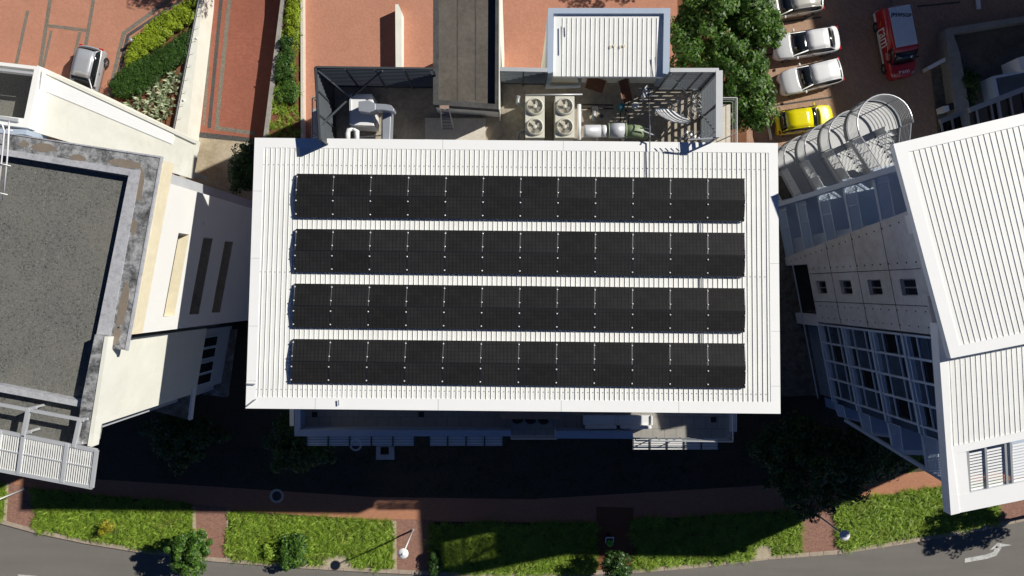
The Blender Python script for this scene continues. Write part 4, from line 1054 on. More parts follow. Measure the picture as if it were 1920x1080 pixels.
# big flue / duct
fl = thing('flue_duct', P(1150,246,dz), 'thick flue with grey cladding ending in a pale green elbow', 'flue')
zc = 16.9
def fp(x, y=246): return P(x, y, zc)
MB().tube([fp(1095,246), fp(1098,246), fp(1126,246)], .30, 20).build('cladding', M['cladding'], fl, True)
MB().tube([fp(1126,246), fp(1139,246)], .29, 20).build('collar', M['pvc'], fl, True)
MB().tube([fp(1139.5,245), fp(1141.5,245)], .36, 20).build('flange', M['green'], fl, True)
MB().tube([fp(1141.5,245), fp(1171,245)], .355, 20).build('cladding', M['cladding'], fl, True)
MB().tube([fp(1171,245), fp(1174,245)], .37, 20).build('flange', M['green'], fl, True)
MB().tube([fp(1174,246), fp(1188,246), fp(1196,247), P(1203,248,zc-.12), P(1207,249,zc-.4), P(1208,250,16.0)], .31, 20).build('elbow', M['green'], fl, True)
mb = MB()
for x in (1120,1168): mb.box(P(x,255,16.4), (.05,.5,.8))
mb.tube([P(1204,245,17.1), P(1228,254,17.1)], .04, 6); mb.build('support', M['lightmetal'], fl)
# air handling unit with bent duct
ah = thing('air_handling_unit', P(695,215,dz), 'white air handling unit with a grey bent duct on top', 'air handling unit')
zt = 17.4
MB().prism([P(657,176,zt), P(697,176,zt), P(700,190,zt), P(701,236,zt), P(657,234,zt)], 16.1).build('casing', M['pvc'], ah, bevel=.02)
MB().prism([P(655,177,zt+.05), P(658,177,zt+.05), P(658,232,zt+.05), P(655,232,zt+.05)], 16.1).build('side_rail', M['lightmetal'], ah)
dm = MB()
def duct_seg(q0, q1, z0, z1, m='ductgrey', nm='duct'):
    pass
zd = 18.15
MB().prism([P(672,190,zd), P(692,188,zd), P(704,194,zd), P(704,206,zd), P(692,211,zd), P(672,208,zd)], zt).build('duct_plenum', M['ductgrey'], ah, bevel=.02)
MB().prism([P(704,194,zd-.02), P(722,195,zd-.02), P(733,197,zd-.02), P(739,204,zd-.02), P(738,209,zd-.02), P(718,206,zd-.02), P(704,206,zd-.02)], 17.5).build('duct', M['ductgrey'], ah, bevel=.02)
MB().prism([P(717,208,17.6), P(733,208,17.6), P(731,262,17.6), P(717,262,17.6)], 16.8).build('duct', M['ductgrey'], ah, bevel=.02)
MB().prism([P(701,208,17.0), P(706,228,17.0), P(704,238,17.0), P(694,236,17.0)], 16.1).build('side_hood', M['pvc'], ah)
pipe([P(663,240,17.1), P(654,243,17.1), P(652,250,17.1), P(652,270,17.0)], .12, 'outer bend of the white pipework below the air handling unit', 'pvc')
pipe([P(664,236,17.1), P(664,243,17.1), P(669,246,17.1), P(669,270,17.0)], .12, 'inner bend of the white pipework below the air handling unit', 'pvc')
pipe([P(672,257,16.6), P(716,254,16.6)], .03, 'thin pale pipe running from the white bends to the grey duct', 'pvc', n=6)
# boards
def board(c, w, l, rz, tilt, label):
    t = thing('access_board', c, label, 'board', group='brown boards on the plant deck')
    rot = Matrix.Rotation(rz, 3, 'Z') @ Matrix.Rotation(tilt, 3, 'X'); MB().box(c, (w, l, .04), rot=rot).build('panel', M['brown'], t)
    mb = MB()
    for e in (-1,1): mb.box(Vector(c)+rot@Vector((e*(w/2), 0, .01)), (.05, l, .07), rot=rot)
    mb.build('edge', M['timber'], t)
board(P(1117,158,16.8), .9, .6, -.3, .4, 'brown board leaning in the shadow below the small white roof, left one')
board(P(1173,170,16.9), .5, 1.1, .35, .5, 'brown board with a pale edge leaning right of the teal barrel')
# teal drum and hoses
t = thing('teal_drum', P(1164,200,dz), 'small bright teal drum among black hoses on the plant deck', 'drum')
MB().lathe(P(1164,202,dz), [(.14,0),(.15,.1),(.15,.35),(.12,.45),(.05,.48)], 18).build('barrel', M['teal'], t, True); MB().lathe(P(1164,201,dz+.46), [(.05,0),(.05,.07)], 10).build('cap', M['pvc'], t)
rng = random.Random(5)
for i, (a, b, lb_) in enumerate([((1172,192),(1163,232),'first black hose from the left'), ((1178,186),(1168,234),'second black hose from the left'), ((1172,205),(1177,236),'third hose, bending towards the flue')]):
    A_, B_ = P(*a,16.3), P(*b,16.3); m_ = A_.lerp(B_,.5)+Vector((.12*(i-1),0,.15)); pipe([A_, A_.lerp(m_,.5)+Vector((.05,0,.1)), m_, B_], .02, lb_+' between the teal drum and the flue', 'hose', 'hose', 6, 'hose')
pipe([P(1090,196,16.15), P(1150,197,16.15)], .03, 'upper of two black pipes crossing the shaded deck', 'hose', n=6); pipe([P(1090,203,16.15), P(1150,204,16.15)], .03, 'lower of two black pipes crossing the shaded deck', 'hose', n=6)
t = thing('pump', P(1113,215,dz), 'small dark pump with a grey cylinder body between condenser and flue', 'pump')
MB().tube([P(1114,208,16.3), P(1113,227,16.2)], .1, 10).build('motor', M['greymetal'], t, True); MB().box(P(1114,205,16.2), (.3,.25,.3)).build('housing', M['plastic'], t, bevel=.02)
t = thing('valve', P(1128,220,dz), 'tiny dark valve on the screed right of the pump', 'valve'); MB().tube([P(1128,216,16), P(1128,218,16.4)], .05, 8).build('body', M['plastic'], t); MB().lathe(P(1128,218,16.4), [(.1,0),(.1,.03)], 12).build('hand_wheel', M['darkmetal'], t)
t = thing('floor_fan', P(1192,198,dz), 'round white caged fan lying beside the teal drum', 'fan'); MB().lathe(P(1191,199,16.35), [(.17,0),(.19,.05),(.17,.1),(.10,.1),(.10,.04),(.0001,.04)], 20).build('housing', M['pvc'], t, True); MB().tube([P(1191,199,16.0), P(1191,199,16.35)], .04, 6).build('foot', M['greymetal'], t)
# satellite dishes
def dish(c, r, nrm, label, mast, arm=True):
    t = thing('satellite_dish', mast, label, 'satellite dish', group='satellite dishes on the plant deck')
    n = Vector(nrm).normalized(); x = n.orthogonal().normalized(); y = n.cross(x); m = Matrix((x, y, n)).transposed()
    prof = [(.0001,0)] + [(r*q, .22*r*q*q) for q in (.25,.5,.75,1)] + [(r*1.02, .22*r+.02)] + [(r*q, .22*r*q*q-.02) for q in (1,.5)] + [(.0001,-.02)]
    MB().lathe(c, prof, 28, m).build('reflector', M['pvc'], t, True)
    foc = Vector(c) + n*r*1.0
    mb = MB(); mb.tube([Vector(c)+m@Vector((r*.9,0,.18*r)), foc], .018, 6); 
    if arm: mb.tube([Vector(c)+m@Vector((-r*.6,r*.5,.15*r)), foc], .012, 5)
    mb.build('feed_arm', M['greymetal'], t); MB().tube([foc, foc+n*.1], .05, 8).build('receiver', M['pvc'], t)
    MB().tube([mast, Vector((mast[0],mast[1],c[2]-.2)), Vector(c)-n*.04], .03, 7).build('mast', M['greymetal'], t)
dish(P(1206,174,17.3), .36, (.8,-.35,.28), 'small pale satellite dish tilted on edge near the brown board', P(1212,180,dz))
dish(P(1257,224,17.0), .86, (.304,.9,.56), 'large white satellite dish seen edge on above the striped shadows', P(1250,230,dz))
t = thing('antenna_frame', P(1216,210,dz), 'thin dark cable mast crossing the deck right of the flue', 'mast'); mb = MB(); mb.tube([P(1216,165,17.4), P(1217,205,17.4), P(1219,262,18.3)], .03, 6); mb.tube([P(1198,166,17.4), P(1224,166,17.4)], .025, 6); mb.tube([P(1200,240,17.4), P(1218,242,17.4)], .03, 6); mb.tube([P(1216,205,16), P(1216,205,17.4)], .03, 6); mb.build('tubes', M['darkmetal'], t)
t = thing('metal_offcut', P(1297,252,dz), 'bright angled metal strip lying at the lower right of the deck', 'offcut'); MB().beam(P(1285,246,16.4), P(1311,260,16.1), .1, .05).build('strip', M['alu'], t)
# cables heap
mb = MB(); rng = random.Random(11)
for i in range(9):
    c = P(1308+rng.uniform(-8,6), 190+rng.uniform(-12,22), 16.1); pts = [c + Vector((.22*math.cos(a)*rng.uniform(.6,1.3), .3*math.sin(a), .08*rng.random())) for a in np.linspace(0, 5.5, 10)]; mb.tube(pts, .012, 5)
tag(mb.build('cable_coil', M['pvc']), 'tangle of pale cables by the foot of the right screen', 'cables')
mb = MB()
for i in range(6):
    a = P(1256+rng.uniform(-6,6), 190+i*4, 16.05); mb.tube([a, a+Vector((.2,-.25,.1)), a+Vector((-.05,-.5,0))], .012, 5)
tag(mb.build('loose_cable', M['pvc']), 'loose pale cable lying across the striped deck above the large dish', 'cables')

# ================================================================== TERRACE FURNITURE
def sofa(x, label):
    t = thing('garden_sofa', P(x+29, 790, tz), label, 'sofa', group='white sofas on the terrace')
    zt = 13.35; a, b = P(x,779,zt), P(x+58,797,zt); c = (a+b)/2
    MB().box((c.x,c.y,13.2), (b.x-a.x, a.y-b.y, .3)).build('seat', M['pvc'], t, bevel=.04)
    MB().box((c.x,b.y-.08,13.3), (b.x-a.x, .18, .62)).build('backrest', M['whitewall'], t, bevel=.05)
    for e in (-1,1): MB().box((c.x+e*((b.x-a.x)/2+.04), c.y, 13.22), (.1, a.y-b.y, .45)).build('armrest', M['whitewall'], t, bevel=.03)
sofa(1097, 'left of two long white sofas on the terrace, wholly in shade'); sofa(1162, 'right of two long white sofas, with a sunlit right end')
def chair(x, y, lab):
    t = thing('terrace_chair', P(x,y,tz), lab, 'chair', group='dark chairs on the terrace'); c = P(x,y,tz)
    MB().lathe((c.x,c.y,tz+.42), [(.24,0),(.25,.04),(.2,.05)], 16).build('seat', M['plastic'], t)
    arc = [c + Vector((.27*math.cos(a), .2*math.sin(a), .75)) for a in np.linspace(math.pi*1.05, math.pi*1.95, 9)]; mb = MB()
    for a, b in zip(arc, arc[1:]): mb.beam(a, b, .03, .3)
    mb.build('backrest', M['plastic'], t)
    for dx, dy in ((-1,-1),(1,-1),(1,1),(-1,1)): MB().tube([(c.x+dx*.17,c.y+dy*.17,tz), (c.x+dx*.15,c.y+dy*.15,tz+.42)], .015, 6).build('leg', M['plastic'], t)
for i, x in enumerate((970,994,1018)): chair(x, 781+i*.6, ['left','middle','right'][i]+' of three dark round backed chairs at the terrace table')
t = thing('terrace_table', P(993,771,tz), 'long dark table mostly under the roof edge beside three chairs', 'table'); c = P(993,768,tz)
MB().box((c.x,c.y,tz+.73), (3.1,.75,.04)).build('tabletop', M['timber'], t)
for dx, dy in ((-1,-1),(1,-1),(1,1),(-1,1)): MB().box((c.x+dx*1.4,c.y+dy*.3,tz+.36), (.06,.06,.7)).build('leg', M['darkmetal'], t)

# ================================================================== VEHICLES
def make_wheel(t, x, y, r, w, m='rimm'):
    rot = Matrix.Rotation(math.pi/2, 3, 'X'); s = 1 if y > 0 else -1
    prof = [(r*.62,-w/2),(r*.95,-w/2),(r,-w*.3),(r,w*.3),(r*.95,w/2),(r*.62,w/2)]
    wh = MB().lathe((x,y,r), prof, 24, rot).build('wheel', M['rubber'], t, True, local=True)
    rm = MB(); rm.lathe((x,y+s*w*.42,r), [(r*.62,-.01),(r*.58,.01),(r*.5,.02)], 24, rot)
    for q in range(5):
        a = q*2*math.pi/5; rm.beam((x,y+s*w*.47,r), (x+r*.6*math.cos(a), y+s*w*.47, r+r*.6*math.sin(a)), .06, .03)
    rm.build('rim', M[m], wh, local=True)
def make_car(name, loc, rz, L, Wd, Ht, style, mat, label, cat='car', group=None, glass='carglass'):
    t = thing(name, loc, label, cat, rz, group)
    w = Wd/2; h = Ht
    hb = .70*h if style != 'van' else .62*h
    # stations: (x/L from nose(+.5) to tail, half-width scale, body top z, roof z or None, roof half width)
    if style == 'sedan':
        S = [(.5,.62,.44,0),(.485,.80,.50,0),(.44,.93,.58,0),(.34,.985,.635,0),(.285,1,.66,0),(.255,1,.67,0),(.055,1,.69,.98),(-.06,1,.70,1),(-.20,1,.70,.99),(-.285,1,.70,.955),(-.395,.985,.70,0),(-.41,.98,.695,0),(-.455,.94,.68,0),(-.485,.84,.62,0),(-.5,.70,.50,0)]
        iw, it, ir, ib = 5, 6, 9, 10
    elif style == 'hatch':
        S = [(.5,.60,.42,0),(.485,.80,.48,0),(.44,.92,.57,0),(.34,.98,.62,0),(.255,1,.65,0),(.225,1,.66,0),(.07,1,.67,.975),(-.05,1,.68,1),(-.22,1,.68,.985),(-.40,.985,.68,.95),(-.465,.93,.66,0),(-.475,.925,.655,0),(-.49,.88,.6,0),(-.5,.80,.45,0)]
        iw, it, ir, ib = 5, 6, 9, 10
    else:
        S = [(.5,.66,.36,0),(.485,.84,.42,0),(.44,.93,.50,0),(.38,.98,.55,0),(.34,1,.58,0),(.32,1,.59,0),(.19,1,.60,.95),(.10,1,.60,.985),(-.2,1,.60,1),(-.455,1,.60,.99),(-.487,1,.60,0),(-.492,.99,.58,0),(-.497,.97,.4,0),(-.5,.94,.3,0)]
        iw, it, ir, ib = 5, 6, 9, 10
    def section(i):
        x, ws, zb, zr = S[i]; W = w*ws; zb *= h; z0 = .18
        rw = w*(.76 if style != 'van' else .91)
        pts = [(W*.86, z0), (W*.97, z0+.1), (W, zb*.62), (W*.985, zb*.86), (W*.95, zb)]
        if zr:
            zr_ = zr*h; pts += [(rw*1.03, zr_-.09), (rw*.93, zr_-.02), (rw*.55, zr_), (0, zr_+.012)]
        else:
            e = W if i in (iw, ib) else W
            pts += [(W*.90, zb+.012), (W*.84, zb+.02), (W*.5, zb+.038), (0, zb+.045)]
        return [Vector((x*L, y, z)) for y, z in pts]
    sec = [section(i) for i in range(len(S))]
    # curve nose and tail in plan (rounded bumper)
    for i, (xs, *_r) in enumerate(S):
        if abs(xs) > .33 and style != 'van' or abs(xs) > .4:
            for p in sec[i]:
                k_ = (abs(p.y)/w)**2.2; p.x -= math.copysign(.10*k_*(1 if style != 'van' or xs > 0 else .2), xs)
        elif i in (iw, iw-1):   # windscreen base bows forward
            for p in sec[i]: p.x -= .10*(abs(p.y)/w)**2 - .03
        elif i == it:
            for p in sec[i]: p.x -= .06*(abs(p.y)/w)**2
    parts = {}
    def put(nm, quad_): parts.setdefault(nm, MB()).add(quad_, [tuple(range(len(quad_)))])
    n = len(S)
    for i in range(n-1):
        for j in range(8):
            for s in (1, -1):
                q = [sec[i][j], sec[i+1][j], sec[i+1][j+1], sec[i][j+1]]
                q = [Vector((p.x, p.y*s, p.z)) for p in q]
                if s > 0: q = q[::-1]
                nm = 'body'
                if i == iw and j >= 6: nm = 'windscreen'
                elif i == ir and j >= 6 and style != 'van': nm = 'rear_window'
                elif j == 4 and iw <= i < ib and not (style == 'van' and i >= it+1): nm = 'side_window' if s > 0 else 'side_window_r'
                elif j >= 5 and it <= i < ir: nm = 'roof'
                put(nm, q)
    for s in (1, -1): put('body', [Vector((p.x, p.y*s, p.z)) for p in (sec[0] if s < 0 else sec[0][::-1])]); put('body', [Vector((p.x, p.y*s, p.z)) for p in (sec[-1] if s > 0 else sec[-1][::-1])])
    body = None
    for nm, mb in parts.items():
        mt = M[glass] if 'window' in nm or nm == 'windscreen' else (mat if not (style == 'van' and nm == 'roof') else M['pred'])
        # weld
        idx = {}; nv = []; nf = []
        for f in mb.f:
            ff = []
            for v in f:
                key = tuple(round(c, 4) for c in mb.v[v])
                if key not in idx: idx[key] = len(nv); nv.append(mb.v[v])
                if not ff or ff[-1] != idx[key]: ff.append(idx[key])
            if ff[0] == ff[-1]: ff = ff[:-1]
            if len(set(ff)) > 2: nf.append(tuple(ff))
        m2 = MB(); m2.v = nv; m2.f = nf
        o = m2.build(nm.replace('_r','') if nm == 'side_window_r' else nm, mt, t, True, local=True)
        if nm in ('body','roof'):
            es = o.modifiers.new('crease', 'EDGE_SPLIT'); es.split_angle = R(38)
        sf = o.modifiers.new('thick', 'SOLIDIFY'); sf.thickness = .015; sf.offset = -1
        if nm == 'body': body = o
    for x in (.31*L, -.30*L):
        for s in (1, -1): make_wheel(t, x, s*(w-.10), .32, .2)
    # arches
    for x in (.31*L, -.30*L):
        for s in (1, -1):
            am = MB().lathe((x, s*(w-.005), .32), [(.37,-.012),(.37,.012),(.335,.012)], 20, Matrix.Rotation(math.pi/2, 3, 'X')); am.build('wheel_arch', M['plastic'], t, local=True)
    # mirrors
    for s in (1, -1):
        mx = S[iw][0]*L - .28; MB().box((mx, s*(w+.08), S[iw][2]*h+.05), (.12,.2,.13)).build('mirror', mat if style != 'van' else M['plastic'], t, local=True, bevel=.03)
    # lamps
    for s in (1, -1):
        zc_ = S[2][2]*h-.03
        MB().add([Vector((.475*L,s*w*.62,zc_-.08)), Vector((.462*L-.02,s*w*.86,zc_-.06)), Vector((.42*L,s*w*.935,zc_+.02)), Vector((.425*L,s*w*.80,zc_+.055)), Vector((.46*L,s*w*.62,zc_+.03))], [(0,1,2,3,4) if s > 0 else (4,3,2,1,0)]).build('headlight', M['headl'], t, local=True)
        MB().box((-.478*L, s*w*.80, .60*h), (.12,.26,.16)).build('tail_light', M['redlight'], t, local=True, bevel=.03)
    MB().box((.492*L-.02,0,.34), (.06,w*1.0,.14)).build('grille', M['plastic'], t, local=True, bevel=.02)
    # wipers, door gaps, roof lines
    mb = MB(); bz = S[iw][2]*h
    for s in (-.3,.25): mb.beam((S[iw][0]*L-.06, s*w-.3, bz+.06), (S[iw][0]*L-.20, s*w+.25, bz+.13), .02, .015)
    mb.build('wiper', M['plastic'], t, local=True)
    mb = MB(); zb2 = S[it][2]*h
    for xs in (S[it][0]*L-.05, -.14*L):
        for s in (1,-1): mb.beam((xs, s*(w*1.0+.002), .3), (xs, s*(w*.985+.003), zb2*.86), .012, .01)
    for s in (1,-1):
        mb.beam((-.05*L, s*(w*1.0+.015), zb2*.80), (-.05*L-.18, s*(w*1.0+.015), zb2*.80), .03, .03)
        if style != 'van': mb.beam((-.03*L, s*w*.86, (zb2+h)*.5-.01), (-.05*L, s*w*.955, zb2+.01), .06, .02)
    mb.build('door_seam', M['plastic'], t, local=True)
    return t, S, w, h
G = 'cars parked along the tree'
make_car('parked_car', P(1504,88,.02), R(189), 4.6, 1.78, 1.45, 'sedan', M['pwhite'], 'white sedan parked under the tree edge, second car from the top right', group=G)
make_car('parked_car', P(1512,150,.02), R(194), 4.35, 1.78, 1.5, 'hatch', M['pwhite'], 'white hatchback parked between the white sedan and yellow car', group=G)
t_, *_ = make_car('parked_car', P(1476,14,.02), R(189), 4.35, 1.75, 1.48, 'hatch', M['pbeige'], 'pale silver hatchback cut by the top edge of the photo', group=G)
make_car('parked_car', P(1501,229,.02), R(7.5), 4.0, 1.72, 1.5, 'hatch', M['pyellow'], 'bright yellow hatchback parked nose outward beside the curved stair', group=G)
make_car('parked_car', P(174,148,1.62), R(-103), 4.0, 1.7, 1.5, 'hatch', M['psilver'], 'silver grey hatchback half hidden by the cream canopy at left')
VL, VW, VH = 4.9, 1.85, 1.95
van, S_, w_, h_ = make_car('delivery_van', P(1669,88,.02), R(-79), VL, VW, VH, 'van', M['pred'], 'red and white delivery van with lettering parked in shade', 'van')
# pale sheet on the roof, white lower side band, lettering
MB().box((-.16*VL,0,VH+.03), (.56*VL,w_*1.62,.03)).build('roof_sheet', M['vanroof'], van, local=True, bevel=.01)
mb = MB()
for s in (1,-1):
    mb.add([Vector((-.495*VL,s*(w_+.006),.30)), Vector((.30*VL,s*(w_+.006),.30)), Vector((.26*VL,s*(w_+.006),.50)), Vector((-.36*VL,s*(w_+.006),.56)), Vector((-.44*VL,s*(w_*.99+.012),1.0)), Vector((-.495*VL,s*(w_*.98+.008),1.0))], [(0,1,2,3,4,5) if s > 0 else (5,4,3,2,1,0)])
mb.build('white_side_band', M['pvanwhite'], van, local=True)
# side lettering lies on the side facing -x in the world (van right side, local y<0)
nor = Matrix.Rotation(math.pi/2, 4, 'X')
def side_text(s, size, x, z, m, yoff=.012, up=1.05):
    # text x axis -> +x local (towards nose), y axis -> up; slight inward tilt following side
    yb = -(w_*.99+yoff)
    T = Matrix.Translation((x, yb, z)) @ Matrix.Rotation(math.pi/2 - math.atan(.075), 4, 'X') @ Matrix.Diagonal((.58,1,1,1))
    return text_mesh('lettering', s, size, M[m], van, T)
side_text('ram', 1.5, -.10*VL, 1.08, 'lampwhite', .03); side_text('courier', .3, .17*VL, 1.0, 'pvanwhite', .02)
mb = MB(); xx = -.31*VL
for k_ in range(4): mb.beam((xx-.10+.07*k_, -(w_*.985+.02), 1.05-.05*k_), (xx+.02+.07*k_, -(w_*.985+.02), 1.02-.05*k_), .05, .01, up=Vector((0,1,0)))
mb.build('logo_mark', M['orange'], van, local=True)
# white rear frame stripe
T = Matrix.Translation((-.31*VL, 0, VH+.052)) @ Matrix.Rotation(R(79-2), 4, 'Z')
text_mesh('roof_number', 'JP59FSGP', .33, M['ink'], van, T, bold=.012)
T = Matrix.Translation((.425*VL, 0, .56*VH)) @ Matrix.Rotation(R(90), 4, 'Z') @ Matrix.Rotation(R(-20), 4, 'X')
text_mesh('hood_lettering', 'ram', .46, M['lampwhite'], van, T, bold=.012)
MB().box((.262*VL, w_*.45, 1.55), (.18,.14,.01), rot=Matrix.Rotation(R(55), 3, 'Y')).build('windscreen_sticker', M['vanroof'], van, local=True)

# ================================================================== TREES & PLANTS
tree('street_tree', P(1345,120,0), P(1350,45,7.2), (3.3,2.6,1.7), 165, 140, .1, 21, M['leaf_tree'], 'upper part of the dense green tree row beside the parked cars', group='green trees beside the parked cars', rc=.52)
tree('street_tree', P(1350,130,0), P(1378,150,7.0), (2.0,3.4,1.7), 155, 140, .1, 22, M['leaf_tree'], 'lower dense green tree beside the parked cars, nearest the white roof', group='green trees beside the parked cars', rc=.5)
tree('street_tree', P(1400,20,0), P(1425,48,6.4), (1.4,1.2,1.0), 55, 110, .085, 23, M['leaf_tree'], 'green tree branch mass reaching over the white sedan', group='green trees beside the parked cars', rc=.42, tr=.1)
tree('verge_tree', P(352,1010,0), P(355,1040,2.6), (1.25,1.45,1.1), 60, 130, .085, 31, M['leaf_tree'], 'round bright green tree at the kerb on the lower left', rc=.38, tr=.08)
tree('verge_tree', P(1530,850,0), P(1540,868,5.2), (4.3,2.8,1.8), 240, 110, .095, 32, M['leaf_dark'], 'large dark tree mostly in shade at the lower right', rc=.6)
tree('verge_tree', P(1152,1050,0), P(1157,1064,2.2), (1.0,.9,.8), 45, 110, .07, 33, M['leaf_dark'], 'small glossy leaved tree at the kerb below the litter bin', rc=.35, tr=.06)
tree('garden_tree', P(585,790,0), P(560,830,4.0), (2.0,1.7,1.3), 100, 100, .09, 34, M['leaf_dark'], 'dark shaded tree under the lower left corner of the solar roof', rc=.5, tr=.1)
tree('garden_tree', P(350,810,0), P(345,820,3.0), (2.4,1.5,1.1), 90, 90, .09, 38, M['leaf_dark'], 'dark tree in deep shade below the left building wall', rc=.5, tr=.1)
tree('garden_tree', P(486,330,.5), P(462,318,4.0), (.85,1.7,1.2), 70, 110, .08, 35, M['leaf_dark'], 'small tree squeezed against the left edge of the solar roof', rc=.38, tr=.07)
tree('far_tree', P(520,-150,2.5), Vector((-15,24.0,8)), (2.2,1.6,1.3), 60, 70, .1, 36, M['leaf_tree'], 'tree beyond the top edge above the red car park', rc=.5, group='trees beyond the top edge')
tree('far_tree', Vector((12,24,1)), Vector((12,23.8,6)), (3.2,1.4,1.2), 70, 70, .1, 37, M['leaf_tree'], 'tree beyond the top edge above the red courtyard', rc=.5, group='trees beyond the top edge')
tree('roadside_tree', Vector((38.2,-15.8,0)), Vector((38.0,-14.4,5)), (2.9,1.5,1.2), 90, 90, .1, 39, M['leaf_tree'], 'roadside tree beyond the right edge shading the verge', rc=.45)

def shrub(name, poly, z, h, n, leaf, seed, mat, label, cat='shrub', rc=.22):
    rng = np.random.default_rng(seed); q = [tuple(P(x,y,z))[:2] for x,y in poly]; qa = np.array(q); lo, hi = qa.min(0), qa.max(0)
    pts = rng.uniform(lo, hi, (n*3,2)); pts = pts[in_poly(pts, q)][:n]; m = len(pts); per = 90
    t = thing(name, (pts[:,0].mean(), pts[:,1].mean(), z), label, cat)
    cc = np.column_stack([pts, np.full(m, z+h*.6)]); k_ = rng.uniform(.7,1.4,m)*rc
    dd = rng.normal(size=(m,per,3)); dd /= np.linalg.norm(dd, axis=2, keepdims=True)
    pos = cc[:,None,:] + dd*k_[:,None,None]*np.array([1,1,max(.8,h/rc*.5)])
    V, Fc = leaves(pos.reshape(-1,3), (dd+np.array([0,0,.8])+rng.normal(size=dd.shape)*.3).reshape(-1,3), leaf, rng); np_mesh('foliage', V, Fc, mat, t)
    mb = MB()
    for i in range(0, m, max(1, m//12)): mb.tube([(pts[i,0],pts[i,1],z), (pts[i,0]+.03,pts[i,1],z+h*.6)], .02, 5)
    mb.build('stem', M['bark'], t)
    return t
sheet('planter_bed', [(250,72),(372,-5),(368,10),(325,245),(228,195),(243,130)], 1.63, M['soil'], 1.5)
shrub('lime_shrub', [(252,80),(300,38),(368,0),(364,40),(330,62),(285,95),(246,130),(242,125)], 1.63, .5, 300, .055, 51, M['leaf_bright'], 'bright lime green shrub bed in the triangular planter')
shrub('clipped_hedge', [(214,155),(250,128),(300,100),(358,62),(350,110),(300,150),(262,180),(222,184)], 1.63, .6, 620, .04, 52, M['leaf_hedge'], 'dark green clipped hedge running across the triangular planter', 'hedge', rc=.2)
def spiky(x, y, z, r, n, mat, seed, label, cat='plant', group=None, name='spiky_plant'):
    t = thing(name, P(x,y,z), label, cat, group=group); rng = random.Random(seed); mb = MB(); c = P(x,y,z)
    for k_ in range(n):
        a = rng.uniform(0, 6.28); e = rng.uniform(.25,1.2); L = r*rng.uniform(.7,1.15); d = Vector((math.cos(a)*math.cos(e), math.sin(a)*math.cos(e), math.sin(e))); s = Vector((-math.sin(a), math.cos(a), 0))
        m = c + d*L*.5 + Vector((0,0,.06)); tp = c + d*L + Vector((0,0,-.12*L*math.cos(e))); w = .04*r/.45
        mb.add([c-s*w*.6, c+s*w*.6, m+s*w, m-s*w, tp], [(0,1,2,3), (3,2,4)])
    mb.build('leaf', mat, t); return t
rng = random.Random(9); aloes = [(244,196),(256,203),(268,199),(263,188),(283,190),(296,185),(306,176),(316,168),(322,155),(303,192),(316,186),(290,176),(328,142),(278,207),(292,216),(304,222),(315,210),(323,196),(312,200),(300,206),(330,172),(336,150),(286,166),(300,160)]
for i, (x, y) in enumerate(aloes):
    spiky(x+rng.uniform(-2,2), y+rng.uniform(-2,2), 1.63, .6, 20, M['leaf_agave'], i, 'pale grey green spiky aloe in the red soil of the triangular planter', group='spiky aloes in the triangular planter', name='aloe_plant')
V, Fc = tufts([[(548,-60),(562,-60),(563,262),(505,262),(520,130),(535,20)]], 9, 16, .42, .02, 61, 1.46); 
t = thing('strip_planting', P(540,120,1.45), 'mixed grassy planting filling the narrow strip beside the red courtyard', 'plants'); np_mesh('grassy_leaves', V, Fc, M['grass'], t)
shrub('strip_shrub', [(545,-10),(562,-10),(560,70),(542,72)], 1.46, .5, 60, .05, 62, M['leaf_bright'], 'lime green shrub at the top of the narrow planted strip')
shrub('strip_shrub', [(533,75),(552,72),(548,150),(522,150)], 1.46, .6, 60, .06, 63, M['leaf_hedge'], 'dark green shrub in the middle of the narrow planted strip')
shrub('strip_shrub', [(528,150),(558,150),(556,190),(522,190)], 1.46, .5, 45, .05, 64, M['leaf_tree'], 'mid green bushy shrub low in the narrow planted strip')
shrub('yellow_shrub', [(196,975),(214,975),(214,992),(198,992)], .1, .8, 9, .06, 65, M['leaf_yellow'], 'small yellow green shrub in the leftmost large verge bed')
shrub('verge_shrub', [(535,1000),(575,1000),(575,1060),(540,1060)], .1, 1.0, 55, .07, 66, M['leaf_tree'], 'leafy bright shrub overhanging the kerb in the second verge bed')
shrub('verge_shrub', [(500,1020),(525,1020),(520,1038),(500,1038)], .1, .6, 9, .06, 67, M['grass'], 'small green clump beside the leafy shrub in the second verge bed')
shrub('verge_shrub', [(805,1030),(822,1030),(824,1072),(808,1072)], .1, .8, 26, .06, 69, M['leaf_dark'], 'narrow dark shrub at the left corner of the shaded verge bed')
shrub('low_shrub', [(1580,862),(1690,840),(1690,868),(1600,885)], .05, .4, 60, .06, 68, M['leaf_tree'], 'low green shrub by the dark tree above the brick path')

# ================================================================== STREET FURNITURE
def lamp(x, y, tx, ty, label, side):
    b = P(x,y,0); tp = P(tx,ty,4.7); t = thing('street_lamp', b, label, 'street lamp', group='white street lamps along the path')
    MB().tube([b, Vector((b.x,b.y,4.3))], .065, 10, .045).build('pole', M['lampwhite'], t, True)
    MB().lathe((b.x,b.y,0), [(.12,0),(.12,.06),(.08,.12)], 12).build('base', M['greymetal'], t)
    MB().lathe((b.x,b.y,4.25), [(.05,0),(.12,.06),(.32,.2),(.345,.24),(.33,.27),(.16,.31),(.05,.34),(.03,.5),(.0001,.52)], 24).build('lantern', M['lampwhite'], t, True)
lamp(774,994,0,0,'white street lamp on the brick cross path right of the second verge bed',0)
lamp(1529,963,0,0,'white street lamp beside the dark tree at the lower right',0)
lamp(45,917,0,0,'white street lamp pole at the left edge, its head out of view',0)
t = thing('litter_bin', P(1140,1010,0), 'dark litter bin with pale rim and bright green lid on bare soil', 'litter bin')
c = P(1140,1005,0)
